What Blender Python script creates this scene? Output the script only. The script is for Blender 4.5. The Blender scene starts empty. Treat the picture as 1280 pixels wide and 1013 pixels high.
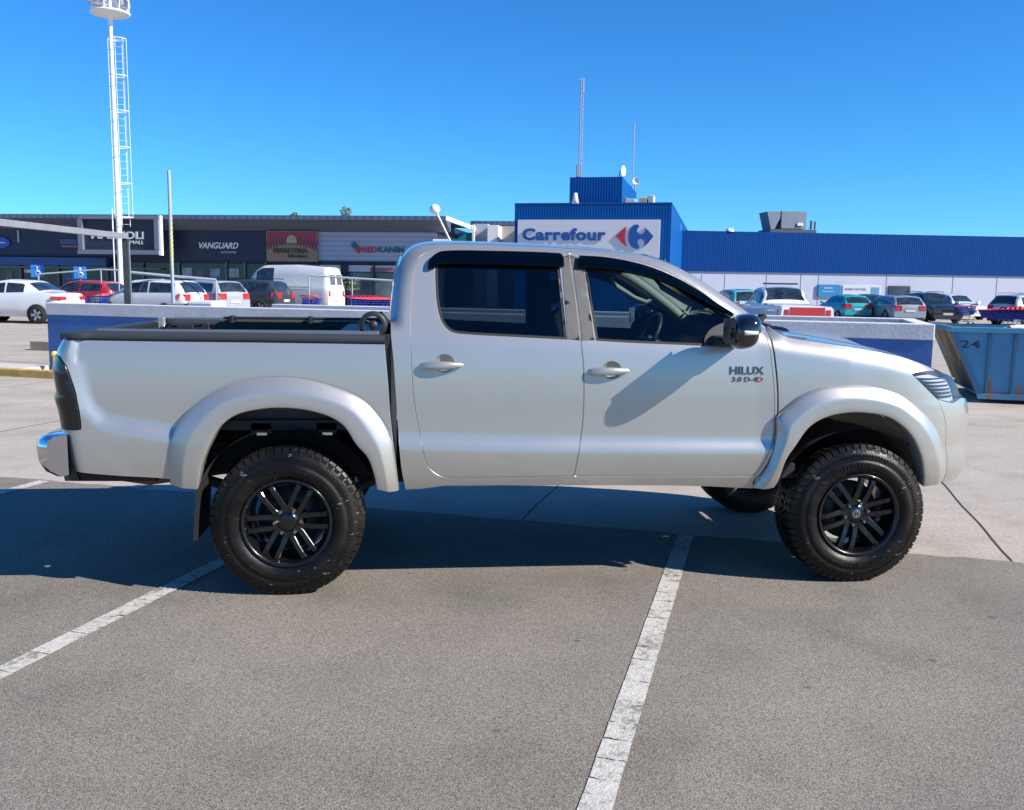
import bpy, bmesh, math, random
import numpy as np
from mathutils import Vector, Matrix
from mathutils.geometry import delaunay_2d_cdt
random.seed(7); np.random.seed(7)
C = bpy.context.scene.collection
SC = bpy.context.scene

# ------------------------------------------------------------------ camera
W0, H0 = 1280.0, 1013.0
F, YAW, PITCH, ROLL = 1143.2, 0.1122, 0.1318, -0.0141
CAM = np.array([0.6281, -4.6484, 1.627])
fw = np.array([math.sin(YAW)*math.cos(PITCH), math.cos(YAW)*math.cos(PITCH), -math.sin(PITCH)])
rt = np.array([math.cos(YAW), -math.sin(YAW), 0.0]); up = np.cross(rt, fw)
RR = rt*math.cos(ROLL) - up*math.sin(ROLL); UU = up*math.cos(ROLL) + rt*math.sin(ROLL)
cd = bpy.data.cameras.new('camera'); cam = bpy.data.objects.new('camera', cd); C.objects.link(cam)
cd.sensor_width = 36; cd.sensor_fit = 'HORIZONTAL'; cd.lens = F/W0*36; cd.clip_end = 3000; cd.clip_start = .05
cam.matrix_world = Matrix(((RR[0], UU[0], -fw[0], CAM[0]), (RR[1], UU[1], -fw[1], CAM[1]), (RR[2], UU[2], -fw[2], CAM[2]), (0, 0, 0, 1)))
SC.camera = cam

# ------------------------------------------------------------------ sky, sun, exposure
SUN_TRAVEL = Vector((-1.3, .65, -1.0)).normalized()
el = math.asin(-SUN_TRAVEL.z); az = math.atan2(-SUN_TRAVEL.x, -SUN_TRAVEL.y)
wd = bpy.data.worlds.new('World'); SC.world = wd; wd.use_nodes = True
nt = wd.node_tree; nt.nodes.clear()
sky = nt.nodes.new('ShaderNodeTexSky'); sky.sky_type = 'NISHITA'; sky.sun_disc = False
sky.sun_elevation = el; sky.sun_rotation = az; sky.air_density = 1.0; sky.dust_density = 0.0; sky.ozone_density = 5.0
hsv = nt.nodes.new('ShaderNodeHueSaturation'); hsv.inputs['Saturation'].default_value = 1.12; hsv.inputs['Value'].default_value = 1.0
bg = nt.nodes.new('ShaderNodeBackground'); bg.inputs['Strength'].default_value = .092
wo = nt.nodes.new('ShaderNodeOutputWorld')
tint = nt.nodes.new('ShaderNodeMixRGB'); tint.blend_type = 'MULTIPLY'; tint.inputs[0].default_value = 1; tint.inputs[2].default_value = (.31, .77, 1.12, 1)
nt.links.new(sky.outputs[0], hsv.inputs['Color']); nt.links.new(hsv.outputs[0], tint.inputs[1]); nt.links.new(tint.outputs[0], bg.inputs['Color']); nt.links.new(bg.outputs[0], wo.inputs['Surface'])
sd = bpy.data.lights.new('sun', 'SUN'); sd.energy = 5.0; sd.angle = math.radians(.5); sd.color = (1, .93, .83)
so = bpy.data.objects.new('sun', sd); C.objects.link(so); so.rotation_euler = SUN_TRAVEL.to_track_quat('-Z', 'Y').to_euler()
SC.view_settings.view_transform = 'Standard'; SC.view_settings.look = 'None'; SC.view_settings.gamma = 1
SC.view_settings.exposure = 0.78

# ------------------------------------------------------------------ materials
def N(t, k, **kw):
    n = t.nodes.new(k)
    for a, b in kw.items():
        if a in n.inputs: n.inputs[a].default_value = b
        else: setattr(n, a, b)
    return n
MATS = {}
def mat(name, col, rough=.5, metal=0, coat=0, spec=.5, noise=None, bump=None, alpha=None, coatr=.03):
    """noise = (scale, amount) colour mottling; bump = (scale, strength)"""
    if name in MATS: return MATS[name]
    m = bpy.data.materials.new(name); m.use_nodes = True; t = m.node_tree; b = t.nodes['Principled BSDF']
    c = (col[0], col[1], col[2], 1)
    b.inputs['Base Color'].default_value = c; b.inputs['Roughness'].default_value = rough; b.inputs['Metallic'].default_value = metal
    b.inputs['Coat Weight'].default_value = coat; b.inputs['Coat Roughness'].default_value = coatr; b.inputs['Specular IOR Level'].default_value = spec
    tc = N(t, 'ShaderNodeTexCoord')
    if noise:
        nz = N(t, 'ShaderNodeTexNoise', Scale=noise[0], Detail=6.0, Roughness=.65)
        t.links.new(tc.outputs['Object'], nz.inputs['Vector'])
        mr = N(t, 'ShaderNodeMapRange'); mr.inputs[1].default_value = .3; mr.inputs[2].default_value = .7; mr.inputs[3].default_value = 1-noise[1]; mr.inputs[4].default_value = 1+noise[1]
        t.links.new(nz.outputs[0], mr.inputs[0])
        mx = N(t, 'ShaderNodeMixRGB', blend_type='MULTIPLY'); mx.inputs[0].default_value = 1; mx.inputs[1].default_value = c
        t.links.new(mr.outputs[0], mx.inputs[2]); t.links.new(mx.outputs[0], b.inputs['Base Color'])
        mr2 = N(t, 'ShaderNodeMapRange'); mr2.inputs[1].default_value = .3; mr2.inputs[2].default_value = .7; mr2.inputs[3].default_value = rough*.85; mr2.inputs[4].default_value = min(1, rough*1.15)
        t.links.new(nz.outputs[0], mr2.inputs[0]); t.links.new(mr2.outputs[0], b.inputs['Roughness'])
    if bump:
        nb = N(t, 'ShaderNodeTexNoise', Scale=bump[0], Detail=4.0)
        t.links.new(tc.outputs['Object'], nb.inputs['Vector'])
        bp = N(t, 'ShaderNodeBump', Strength=bump[1], Distance=.01)
        t.links.new(nb.outputs[0], bp.inputs['Height']); t.links.new(bp.outputs[0], b.inputs['Normal'])
    MATS[name] = m; return m

def glass_mat(name, tint, rough=.01, ior=1.5):
    m = bpy.data.materials.new(name); m.use_nodes = True; t = m.node_tree; t.nodes.clear()
    o = N(t, 'ShaderNodeOutputMaterial'); tr = N(t, 'ShaderNodeBsdfTransparent'); tr.inputs[0].default_value = (*tint, 1)
    gl = N(t, 'ShaderNodeBsdfGlossy'); gl.inputs['Roughness'].default_value = rough
    fr = N(t, 'ShaderNodeFresnel', IOR=ior); mx = N(t, 'ShaderNodeMixShader')
    t.links.new(fr.outputs[0], mx.inputs[0]); t.links.new(tr.outputs[0], mx.inputs[1]); t.links.new(gl.outputs[0], mx.inputs[2]); t.links.new(mx.outputs[0], o.inputs[0])
    MATS[name] = m; return m

def paint_silver():
    m = mat('silver_paint', (.475, .462, .430), .36, .66, .9, .5)
    t = m.node_tree; b = t.nodes['Principled BSDF']; tc = N(t, 'ShaderNodeTexCoord')
    # metallic flake and faint dust
    v = N(t, 'ShaderNodeTexVoronoi', Scale=2600.0); t.links.new(tc.outputs['Object'], v.inputs['Vector'])
    nz = N(t, 'ShaderNodeTexNoise', Scale=2.2, Detail=5.0); t.links.new(tc.outputs['Object'], nz.inputs['Vector'])
    mr = N(t, 'ShaderNodeMapRange'); mr.inputs[3].default_value = .31; mr.inputs[4].default_value = .40
    t.links.new(nz.outputs[0], mr.inputs[0]); t.links.new(mr.outputs[0], b.inputs['Roughness'])
    # road dust low on the panels
    sp = N(t, 'ShaderNodeSeparateXYZ'); t.links.new(tc.outputs['Object'], sp.inputs[0])
    d = N(t, 'ShaderNodeMapRange'); d.inputs[1].default_value = .85; d.inputs[2].default_value = .52; d.inputs[3].default_value = 0; d.inputs[4].default_value = .35
    t.links.new(sp.outputs[2], d.inputs[0])
    n2 = N(t, 'ShaderNodeTexNoise', Scale=7.0, Detail=8.0); t.links.new(tc.outputs['Object'], n2.inputs['Vector'])
    mu = N(t, 'ShaderNodeMath', operation='MULTIPLY'); t.links.new(d.outputs[0], mu.inputs[0]); t.links.new(n2.outputs[0], mu.inputs[1])
    mx = N(t, 'ShaderNodeMixRGB'); mx.inputs[1].default_value = (.475, .462, .430, 1); mx.inputs[2].default_value = (.30, .25, .19, 1)
    t.links.new(mu.outputs[0], mx.inputs[0]); t.links.new(mx.outputs[0], b.inputs['Base Color'])
    return m
SILVER = paint_silver()
BLACKPL = mat('black_plastic', (.018, .018, .02), .45, bump=(300, .15))
DARK = mat('dark_underbody', (.012, .012, .013), .8, noise=(9, .5))
GLOSSBLK = mat('gloss_black', (.006, .006, .008), .12, coat=1)
RIMBLK = mat('rim_black', (.004, .004, .0045), .28, coat=.5, coatr=.08, spec=.35)
CHROME = mat('chrome', (.78, .78, .8), .09, 1)
RUBBER = mat('seal_rubber', (.012, .012, .012), .6)
PILLAR = mat('pillar_film', (.045, .047, .05), .4, bump=(700, .3))
GLASS_R = glass_mat('tinted_rear_glass', (.30, .35, .38))
GLASS_F = glass_mat('tinted_front_glass', (.44, .52, .52))
GLASS_W = glass_mat('windscreen_glass', (.72, .86, .84))
GLASS_L = glass_mat('lamp_glass', (.9, .93, .95))
VISOR = glass_mat('smoked_visor', (.035, .04, .05), .04)
SEATM = mat('seat_fabric', (.035, .035, .04), .9)
TRIMG = mat('interior_grey', (.33, .33, .31), .7)
SMOKELAMP = mat('smoked_lamp', (.004, .0035, .004), .22, coat=.6)
WHITEP = mat('white_paint', (.78, .78, .77), .35, coat=.4)

# ------------------------------------------------------------------ mesh helpers
class MB:
    def __init__(s): s.v = []; s.f = []; s.mi = []; s.sm = []
    def add(s, vs, fs, mi=0, smooth=False):
        o = len(s.v); s.v += [tuple(map(float, v)) for v in vs]
        for f in fs: s.f.append([i+o for i in f]); s.mi.append(mi); s.sm.append(smooth)
        return s
    def box(s, a, b, mi=0):
        x0, y0, z0 = a; x1, y1, z1 = b
        return s.add([(x0,y0,z0),(x1,y0,z0),(x1,y1,z0),(x0,y1,z0),(x0,y0,z1),(x1,y0,z1),(x1,y1,z1),(x0,y1,z1)],
              [(0,3,2,1),(4,5,6,7),(0,1,5,4),(1,2,6,5),(2,3,7,6),(3,0,4,7)], mi)
    def hexa(s, p, mi=0):
        return s.add(p, [(0,3,2,1),(4,5,6,7),(0,1,5,4),(1,2,6,5),(2,3,7,6),(3,0,4,7)], mi)
    def tube(s, pts, r, n=8, mi=0, cap=True, r2=None):
        pts = [Vector(p) for p in pts]; rings = []; L = len(pts)
        for i, p in enumerate(pts):
            d = (pts[min(i+1, L-1)] - pts[max(i-1, 0)]).normalized()
            a = d.orthogonal() if abs(d.z) > .9 else d.cross(Vector((0, 0, 1)))
            if abs(d.z) > .9: a = Vector((1, 0, 0)) - d*d.x
            a.normalize(); b = d.cross(a)
            rr = r if r2 is None else r + (r2-r)*i/(L-1)
            rings.append([p + (a*math.cos(2*math.pi*k/n) + b*math.sin(2*math.pi*k/n))*rr for k in range(n)])
        vs = [v for g in rings for v in g]
        fs = [(i*n+k, i*n+(k+1) % n, (i+1)*n+(k+1) % n, (i+1)*n+k) for i in range(L-1) for k in range(n)]
        s.add(vs, fs, mi, True)
        if cap:
            s.add(rings[0], [tuple(range(n))[::-1]], mi); s.add(rings[-1], [tuple(range(n))], mi)
        return s
    def lathe(s, prof, n=48, axis='y', c=(0, 0, 0), mi=0, smooth=True):
        """prof: (r, h) list, axis along y (default) or z"""
        vs = []
        for (r, h) in prof:
            for k in range(n):
                a = 2*math.pi*k/n
                vs.append((c[0]+r*math.cos(a), c[1]+h, c[2]+r*math.sin(a)) if axis == 'y' else (c[0]+r*math.cos(a), c[1]+r*math.sin(a), c[2]+h))
        fs = [(i*n+k, i*n+(k+1) % n, (i+1)*n+(k+1) % n, (i+1)*n+k) for i in range(len(prof)-1) for k in range(n)]
        return s.add(vs, fs, mi, smooth)
    def prism(s, poly, O, U, V, d0, d1, mi=0):
        """poly (u,v) on plane O,U,V; extruded along n=UxV from d0 to d1"""
        O = Vector(O); U = Vector(U); V = Vector(V); n = U.cross(V)
        k = len(poly); a = [O+U*p[0]+V*p[1]+n*d0 for p in poly]; b = [O+U*p[0]+V*p[1]+n*d1 for p in poly]
        return s.add(a+b, [tuple(range(k))[::-1], tuple(range(k, 2*k))] + [(i, (i+1) % k, k+(i+1) % k, k+i) for i in range(k)], mi)
    def grid(s, rows, mi=0, smooth=True, closed=False):
        n = len(rows[0]); m = len(rows)
        vs = [v for r in rows for v in r]
        fs = [(i*n+k, i*n+(k+1) % n, (i+1)*n+(k+1) % n, (i+1)*n+k) for i in range(m-1) for k in range(n if closed else n-1)]
        return s.add(vs, fs, mi, smooth)
    def build(s, name, m, parent=None, recalc=True, bevel=0, weld=0):
        me = bpy.data.meshes.new(name); me.from_pydata(s.v, [], s.f)
        for x in (m if isinstance(m, (list, tuple)) else [m]): me.materials.append(x)
        me.polygons.foreach_set('material_index', s.mi); me.polygons.foreach_set('use_smooth', s.sm)
        if recalc or weld:
            b = bmesh.new(); b.from_mesh(me)
            if weld: bmesh.ops.remove_doubles(b, verts=b.verts, dist=weld)
            if recalc: bmesh.ops.recalc_face_normals(b, faces=b.faces)
            b.to_mesh(me); b.free()
        me.update()
        o = bpy.data.objects.new(name, me); C.objects.link(o)
        if parent: o.parent = parent
        if bevel:
            md = o.modifiers.new('bevel', 'BEVEL'); md.width = bevel; md.segments = 2; md.limit_method = 'ANGLE'; md.angle_limit = math.radians(40)
        return o

def tag(o, label=None, cat=None, group=None, kind=None):
    if label: o['label'] = label
    if cat: o['category'] = cat
    if group: o['group'] = group
    if kind: o['kind'] = kind
    return o
def thing(name, label, cat, loc=(0, 0, 0), rz=0, group=None):
    o = bpy.data.objects.new(name, None); C.objects.link(o); o.location = loc; o.rotation_euler = (0, 0, rz); o.empty_display_size = .2
    return tag(o, label, cat, group)
def copy_tree(o, parent=None):
    c = o.copy(); C.objects.link(c)
    if parent: c.parent = parent
    for ch in list(o.children): copy_tree(ch, c)
    return c

def text_mesh(s, size, ext=.01, bold=0, shear=0, spacing=1):
    cu = bpy.data.curves.new('t', 'FONT'); cu.body = s; cu.size = size; cu.extrude = ext; cu.offset = bold; cu.shear = shear
    cu.align_x = 'LEFT'; cu.space_character = spacing; cu.resolution_u = 4
    o = bpy.data.objects.new('t', cu); C.objects.link(o); bpy.context.view_layer.update()
    me = bpy.data.meshes.new_from_object(o.evaluated_get(bpy.context.evaluated_depsgraph_get()))
    bpy.data.objects.remove(o); return me
def text_obj(name, s, m, O, U, V, width=None, height=None, ext=.01, bold=0, shear=0, parent=None, fn=None, spacing=1):
    """text whose lower-left corner is O, along U, up V, fitted to width/height; fn maps (u, v, d)->xyz instead"""
    me = text_mesh(s, 1.0, ext=.5, bold=bold, shear=shear, spacing=spacing); me.name = name
    co = np.array([v.co[:] for v in me.vertices]); mn = co.min(0); mx = co.max(0); sz = mx-mn
    sx = width/sz[0] if width else height/sz[1]; sy = height/sz[1] if height else sx
    for v in me.vertices:
        a = (v.co[0]-mn[0])*sx; b = (v.co[1]-mn[1])*sy; d = (v.co[2]+.5)*ext
        if fn: v.co = fn(a, b, d)
        else: v.co = Vector(O)+Vector(U)*a+Vector(V)*b+Vector(U).cross(Vector(V))*d
    me.materials.clear(); me.materials.append(m)
    o = bpy.data.objects.new(name, me); C.objects.link(o)
    if parent: o.parent = parent
    return o

# ------------------------------------------------------------------ photo measurement helpers (survey points)
def ray(x, y): return fw + RR*(x-W0/2)/F - UU*(y-H0/2)/F
def on_y(x, y, Y): d = ray(x, y); t = (Y-CAM[1])/d[1]; return CAM+t*d
def on_z(x, y, Z=0): d = ray(x, y); t = (Z-CAM[2])/d[2]; return CAM+t*d
def proj(P):
    d = np.asarray(P, float)-CAM; z = d@fw
    return np.stack([W0/2+F*(d@RR)/z, H0/2-F*(d@UU)/z], -1)

# ================================================================== PICKUP: side surface M(u, z)
YC = .93
def smooth_table(xs, ys, sig=.012):
    X = np.arange(xs[0]-.1, xs[-1]+.1, .002); Y = np.interp(X, xs, ys); k = np.exp(-.5*(np.arange(-30, 31)*.002/sig)**2); k /= k.sum()
    Y = np.convolve(np.pad(Y, 30, mode='edge'), k, 'valid'); return X, Y
_bx, _by = smooth_table([.3, .50, .56, .62, .70, .80, .92, 1.05, 1.18, 1.28, 1.335, 1.40, 1.60, 1.80, 2.1],
                        [.16, .105, .078, .062, .052, .048, .050, .050, .056, .066, .080, .106, .185, .265, .40], .02)
def base(z): return np.interp(z, _bx, _by)
def superel(n_, b=1.0):
    th = np.linspace(0, math.pi/2, 400); return np.sin(th)**(2/n_), 1-np.cos(th)**(2/n_)
F0, FA, FB, FN = 3.18, .79, .88, 2.5
_dx, _dy = superel(FN); _s = np.concatenate([[0], np.cumsum(np.hypot(np.diff(_dx*FA), np.diff(_dy*FB)))]); FEND = F0+_s[-1]
R0, RA, RB, RN = -.98, .17, .88, 3.6
_rx, _ry = superel(RN); _rs = np.concatenate([[0], np.cumsum(np.hypot(np.diff(_rx*RA), np.diff(_ry*RB)))]); REND = R0-_rs[-1]
_fz = [.45, .53, .60, .66, .75, .85, .92, .99, 1.03, 1.08, 1.13, 1.18, 1.22, 1.26, 1.30, 1.40]
_fa = [.72, .835, .86, .855, .83, .85, .85, .825, .785, .765, .74, .70, .65, .585, .51, .40]
_rz = [.50, .58, .64, .70, .80, .88, .97, 1.02, 1.06, 1.16, 1.27, 1.34, 1.5]
_ra = [.06, .08, .11, .14, .165, .19, .205, .225, .210, .230, .20, .15, .14]
BAND = None; ROUND = []; BAND_ON = [True]
def dist_poly(u, z, P):
    d = np.full(u.shape, 9.); P = np.asarray(P)
    for a, b in zip(P[:-1], P[1:]):
        ab = b-a; t = np.clip(((u-a[0])*ab[0]+(z-a[1])*ab[1])/(ab@ab+1e-12), 0, 1)
        d = np.minimum(d, np.hypot(u-a[0]-t*ab[0], z-a[1]-t*ab[1]))
    return d
def M(u, z, off=0.0, noround=False):
    u = np.atleast_1d(np.asarray(u, float)); z = np.atleast_1d(np.asarray(z, float))
    y = base(z); x = u.copy()
    if BAND is not None and BAND_ON[0]:
        d = dist_poly(u, z, BAND); zc = np.interp(u, BAND[:, 0], BAND[:, 1], left=5)
        s = np.where(z > zc, d, -d); fade = np.clip((3.0-u)/.5, 0, 1)
        t = np.clip(s/.085+.5, 0, 1); y = y+.026*(t*t*(3-2*t))*fade
    if noround: y = y+.02
    else:
        for P, w, r in ROUND:
            C0 = P[::6]; near = np.zeros(u.shape, bool)
            for c in C0: near |= (np.abs(u-c[0]) < w+.14) & (np.abs(z-c[1]) < w+.14)
            near |= (u >= P[-1][0]-w-.2) & (u <= P[-1][0]+w) & (np.abs(z-P[-1][1]) < w+.1)
            if near.any(): d = dist_poly(u[near], z[near], P); y[near] = y[near]+r*np.clip(1-d/w, 0, 1)**2
    f = u > F0
    if f.any():
        s = np.clip(u[f]-F0, 0, _s[-1]); a = np.interp(z[f], _fz, _fa)
        x[f] = F0+np.interp(s, _s, _dx)*a; q = np.interp(s, _s, _dy); y[f] = y[f]+q*(YC-y[f])
    r = u < R0
    if r.any():
        s = np.clip(R0-u[r], 0, _rs[-1]); a = np.interp(z[r], _rz, _ra)
        x[r] = R0-np.interp(s, _rs, _rx)*a; q = np.interp(s, _rs, _ry); y[r] = y[r]+q*(YC-y[r])
    P = np.stack([x, y, z], -1)
    if np.any(np.asarray(off) != 0): P = P+Mn(u, z, noround)*np.asarray(off).reshape(-1, 1)
    return P
def Mn(u, z, noround=False):
    e = .004; a = M(u+e, z, 0, noround)-M(u-e, z, 0, noround); b = M(u, z+e, 0, noround)-M(u, z-e, 0, noround)
    n = np.cross(a, b); n /= np.linalg.norm(n, axis=1, keepdims=True)+1e-12; return n      # outward (-y)
def inv(pts, off=0.0, noround=False):
    """photo points -> (u, z) on the side surface; entries with |x|<20 are already (u, z)"""
    out = []
    for p in pts:
        if abs(p[0]) < 20: out.append((p[0], p[1])); continue
        q = np.array(on_y(p[0], p[1], .07))[[0, 2]]
        for _ in range(12):
            def R(w): return proj(M(w[:1], w[1:], off, noround))[0]-np.array(p[:2])
            r = R(q); h = 1e-4; J = np.stack([(R(q+[h, 0])-r)/h, (R(q+[0, h])-r)/h], 1)
            try: st = np.linalg.solve(J, -r)
            except Exception: break
            q = q+np.clip(st, -.1, .1)
        out.append((q[0], q[1]))
    return out
# the bodyside shoulder line, running forward along the doors and curving up at the tail
BAND = np.array(inv([(93, 455), (97, 473), (103, 493), (112, 511), (128, 526), (150, 532), (173, 535), (213, 542), (300, 546), (400, 549), (520, 552), (640, 555), (780, 556), (940, 557)], noround=True) + [(3.3, .79)])
CABTOP = np.array(inv([(488, 400), (488.5, 387.5), (492.2, 351), (498.3, 326.6), (506.4, 313.3), (516.6, 307), (537, 304.6), (581.6, 304.6), (662.8, 307.3), (740, 312), (787.5, 316.5), (822.5, 323), (853, 334.8), (886, 355.6), (918.8, 377.5), (940.6, 392.8), (962.5, 411)], noround=True))
def smooth_path(P, step=.02, sig=3.0):
    P = np.asarray(P); s = np.concatenate([[0], np.cumsum(np.hypot(*np.diff(P, axis=0).T))]); t = np.linspace(0, s[-1], int(s[-1]/step)); Q = np.stack([np.interp(t, s, P[:, 0]), np.interp(t, s, P[:, 1])], 1)
    k = np.exp(-.5*(np.arange(-9, 10)/sig)**2); k /= k.sum(); E0 = 2*Q[0]-Q[9:0:-1]; E1 = 2*Q[-1]-Q[-2:-11:-1]; R = np.vstack([E0, Q, E1]); return np.stack([np.convolve(R[:, 0], k, 'valid'), np.convolve(R[:, 1], k, 'valid')], 1)
CABTOP = smooth_path(CABTOP)
def resample_(P):
    P = np.asarray(P); s = np.concatenate([[0], np.cumsum(np.hypot(*np.diff(P, axis=0).T))]); t = np.linspace(0, s[-1], 90); return np.stack([np.interp(t, s, P[:, 0]), np.interp(t, s, P[:, 1])], 1)
HOODE = np.array(inv([(955, 409), (985, 421), (1020, 427), (1060, 433), (1100, 440), (1135, 448.5), (1156, 456)], noround=True)+[(3.62, 1.185), (3.74, 1.15), (3.95, 1.11), (4.3, 1.08), (FEND, 1.07)])
ROUND = [(CABTOP, .07, .055), (resample_(HOODE), .10, .035)]

def spline(pts, closed=True, step=.018):
    """pts: list of (u, z, corner?) -> Catmull-Rom between corners, resampled"""
    n = len(pts); P = np.array([p[:2] for p in pts], float); cor = [len(p) > 2 and p[2] for p in pts]
    out = []
    rng = range(n if closed else n-1)
    for i in rng:
        a, b = P[i], P[(i+1) % n]
        p0 = P[i-1] if (not cor[i] and (closed or i > 0)) else a-(b-a)
        p3 = P[(i+2) % n] if (not cor[(i+1) % n] and (closed or i+2 < n)) else b+(b-a)
        L = np.linalg.norm(b-a); k = max(1, int(math.ceil(L/step)))
        for j in range(k):
            t = j/k
            # centripetal-ish: damp tangents by local spacing
            m1 = (b-p0)/(np.linalg.norm(b-a)+np.linalg.norm(a-p0)+1e-9)*L; m2 = (p3-a)/(np.linalg.norm(b-a)+np.linalg.norm(p3-b)+1e-9)*L
            h = (2*t**3-3*t*t+1)*a+(t**3-2*t*t+t)*m1+(-2*t**3+3*t*t)*b+(t**3-t*t)*m2
            out.append(h)
    if not closed: out.append(P[-1])
    return np.array(out)
def area(P): x, y = P[:, 0], P[:, 1]; return .5*np.sum(x*np.roll(y, -1)-np.roll(x, -1)*y)
def inset(P, d):
    """positive d shrinks a CCW polygon"""
    a = P-np.roll(P, 1, 0); b = np.roll(P, -1, 0)-P
    a /= np.linalg.norm(a, axis=1, keepdims=True)+1e-12; b /= np.linalg.norm(b, axis=1, keepdims=True)+1e-12
    n1 = np.stack([-a[:, 1], a[:, 0]], 1); n2 = np.stack([-b[:, 1], b[:, 0]], 1); n = n1+n2
    l = np.maximum(.35, (n*n1).sum(1)); return P+n/l[:, None]*d
def pip(Q, P):
    x, y = Q[:, 0], Q[:, 1]; c = np.zeros(len(Q), bool)
    for (x1, y1), (x2, y2) in zip(P, np.roll(P, -1, 0)):
        m = ((y1 > y) != (y2 > y)) & (x < (x2-x1)*(y-y1)/(y2-y1+1e-15)+x1); c ^= m
    return c
def mkpoly(pts, off=0, noround=False, step=.018):
    uv = inv(pts, off, noround)
    return spline([(a, b, (p[2] if len(p) > 2 else 0)) for (a, b), p in zip(uv, pts)], True, step)
def panel_mb(P, holes=(), off=0.0, gap=.0018, step=.018, skirt=.022, far=False, mb=None, lip=.0016):
    mb = mb or MB()
    if area(P) < 0: P = P[::-1]
    holes = [h[::-1] if area(h) < 0 else h for h in holes]
    outer = inset(P, gap); core = inset(P, gap+lip); hcore = [inset(h, -(lip)) for h in holes]
    u0, z0 = core.min(0); u1, z1 = core.max(0)
    g = np.stack(np.meshgrid(np.arange(u0+step*.5, u1, step), np.arange(z0+step*.5, z1, step)), -1).reshape(-1, 2)
    keep = pip(g, core)
    for h in hcore: keep &= ~pip(g, h)
    for B in [core]+hcore:
        keep &= dist_poly(g[:, 0], g[:, 1], np.vstack([B, B[:1]])) > step*.45
    g = g[keep]
    loops = [core]+hcore; V = []; E = []
    for L in loops:
        o = len(V); V += [Vector(p) for p in L]; E += [(o+i, o+(i+1) % len(L)) for i in range(len(L))]
    V += [Vector(p) for p in g]
    r = delaunay_2d_cdt(V, E, [], 0, 1e-6)
    v2 = np.array([v[:] for v in r[0]]); fs = [f for f in r[2]]
    cen = np.array([v2[list(f)].mean(0) for f in fs]); ok = pip(cen, core)
    for h in hcore: ok &= ~pip(cen, h)
    fs = [f for f, k in zip(fs, ok) if k]
    def fin(p3):
        if far: p3 = p3.copy(); p3[:, 1] = 2*YC-p3[:, 1]
        return p3
    offv = np.full(len(v2), off)
    mb.add(fin(M(v2[:, 0], v2[:, 1], offv if off else 0.0)), [f[::-1] if far else f for f in fs], 0, True)
    def rim(inner, outr, hole):
        n = len(inner)
        A = M(inner[:, 0], inner[:, 1], np.full(n, off)); B = M(outr[:, 0], outr[:, 1], np.full(n, off-lip*.9)); D = M(outr[:, 0], outr[:, 1], np.full(n, off-skirt))
        fa = []
        for i in range(n):
            j = (i+1) % n; fa += [(i, n+i, n+j, j), (n+i, 2*n+i, 2*n+j, n+j)]
        if hole != far: fa = [f[::-1] for f in fa]
        mb.add(fin(np.vstack([A, B, D])), fa, 0, True)
    rim(core, outer, False)
    for h, hc in zip(holes, hcore): rim(hc, h, True)
    return mb
def panel(name, pts, m, parent, holes=(), off=0.0, gap=.0018, step=.018, skirt=.022, far=False, both=False, raw=False, lip=.0016):
    P = pts if raw else mkpoly(pts)
    mb = panel_mb(P, holes, off, gap, step, skirt, far, lip=lip)
    if both: panel_mb(P, holes, off, gap, step, skirt, True, mb, lip)
    return mb.build(name, m, parent, recalc=False)

truck = thing('pickup_truck', 'silver double cab pickup truck with black alloy wheels parked side-on in the foreground', 'pickup truck')

c1 = 1
DOOR_R = [(547,314.4),(622,314.8),(711.6,317.4,1),(715.6,342.8),(719.7,371.3),(723.7,403.7),(726.8,432),(729.3,459),(729.8,498),(727.5,537),(723,568.4),(717.5,595.4,1),(640,596.6),(558,597),(544.5,592),(534.7,582),(528.8,564.5),(522,529),(517,498),(514.4,459),(512.8,420),(512.5,391.6),(515.5,351),(518.6,332.7),(523.7,322.5),(531.8,316.4)]
DOOR_F = [(711.6,317.4,1),(740,318.4),(765.6,320.6),(796.3,326.1),(820.3,333.8),(848.8,346.9),(875,363.3),(896.9,379.7),(918.8,392.8),(942,401.5),(950.5,405.5),(958,421),(964.4,451),(967.5,482.5),(968.3,517.7),(966.3,549),(958.5,572),(948.8,588),(939,595.8,1),(830,596),(717.5,595.4,1),(723,568.4),(727.5,537),(729.8,498),(729.3,459),(726.8,432),(723.7,403.7),(719.7,371.3),(715.6,342.8)]
WIN_R = [(545,327),(557,320),(600,319),(698,322,1),(708.5,424.5,1),(642.5,421.2),(581.6,417.8),(565.3,415.2),(556.2,408.3),(550,397),(546,379),(544.4,358),(544,338)]
WIN_F = [(728.5,325,1),(754.7,327.5),(787.5,333),(818,341.5),(848.8,354.8),(875,370),(896.9,385),(917,400,1),(919,434.6,1),(879.4,432.4),(787.5,428.5),(745,426,1)]
def circ_uv(px, py, r): c = inv([(px, py)])[0]; return np.array([(c[0]+r*math.cos(t), c[1]+r*.9*math.sin(t)) for t in np.linspace(0, 2*math.pi, 28, endpoint=False)])
RECESS_R = circ_uv(555.6, 454.5, .052); RECESS_F = circ_uv(764.8, 463.0, .052)
P_DR = mkpoly(DOOR_R); P_DF = mkpoly(DOOR_F); P_WR = mkpoly(WIN_R); P_WF = mkpoly(WIN_F)
CAB = [tuple(q) for q in CABTOP[1:-1]]
CAB = [(CABTOP[0][0], CABTOP[0][1], 1)]+[(q[0], q[1], 0) for q in CAB]+[(CABTOP[-1][0], CABTOP[-1][1], 1), (961.5, 421), (967, 443), (971, 482.5), (971.5, 517.7), (969.3, 549), (962, 574), (951, 592), (942, 600), (941.5, 611, 1), (855,607.5),(700,607),(558,607.7),(530.8,611),(507,612.6, 1),(501.5,584),(497.6,537),(493.7,478.6),(491,442),(488.5,420)]
P_CAB = mkpoly(CAB)
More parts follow.
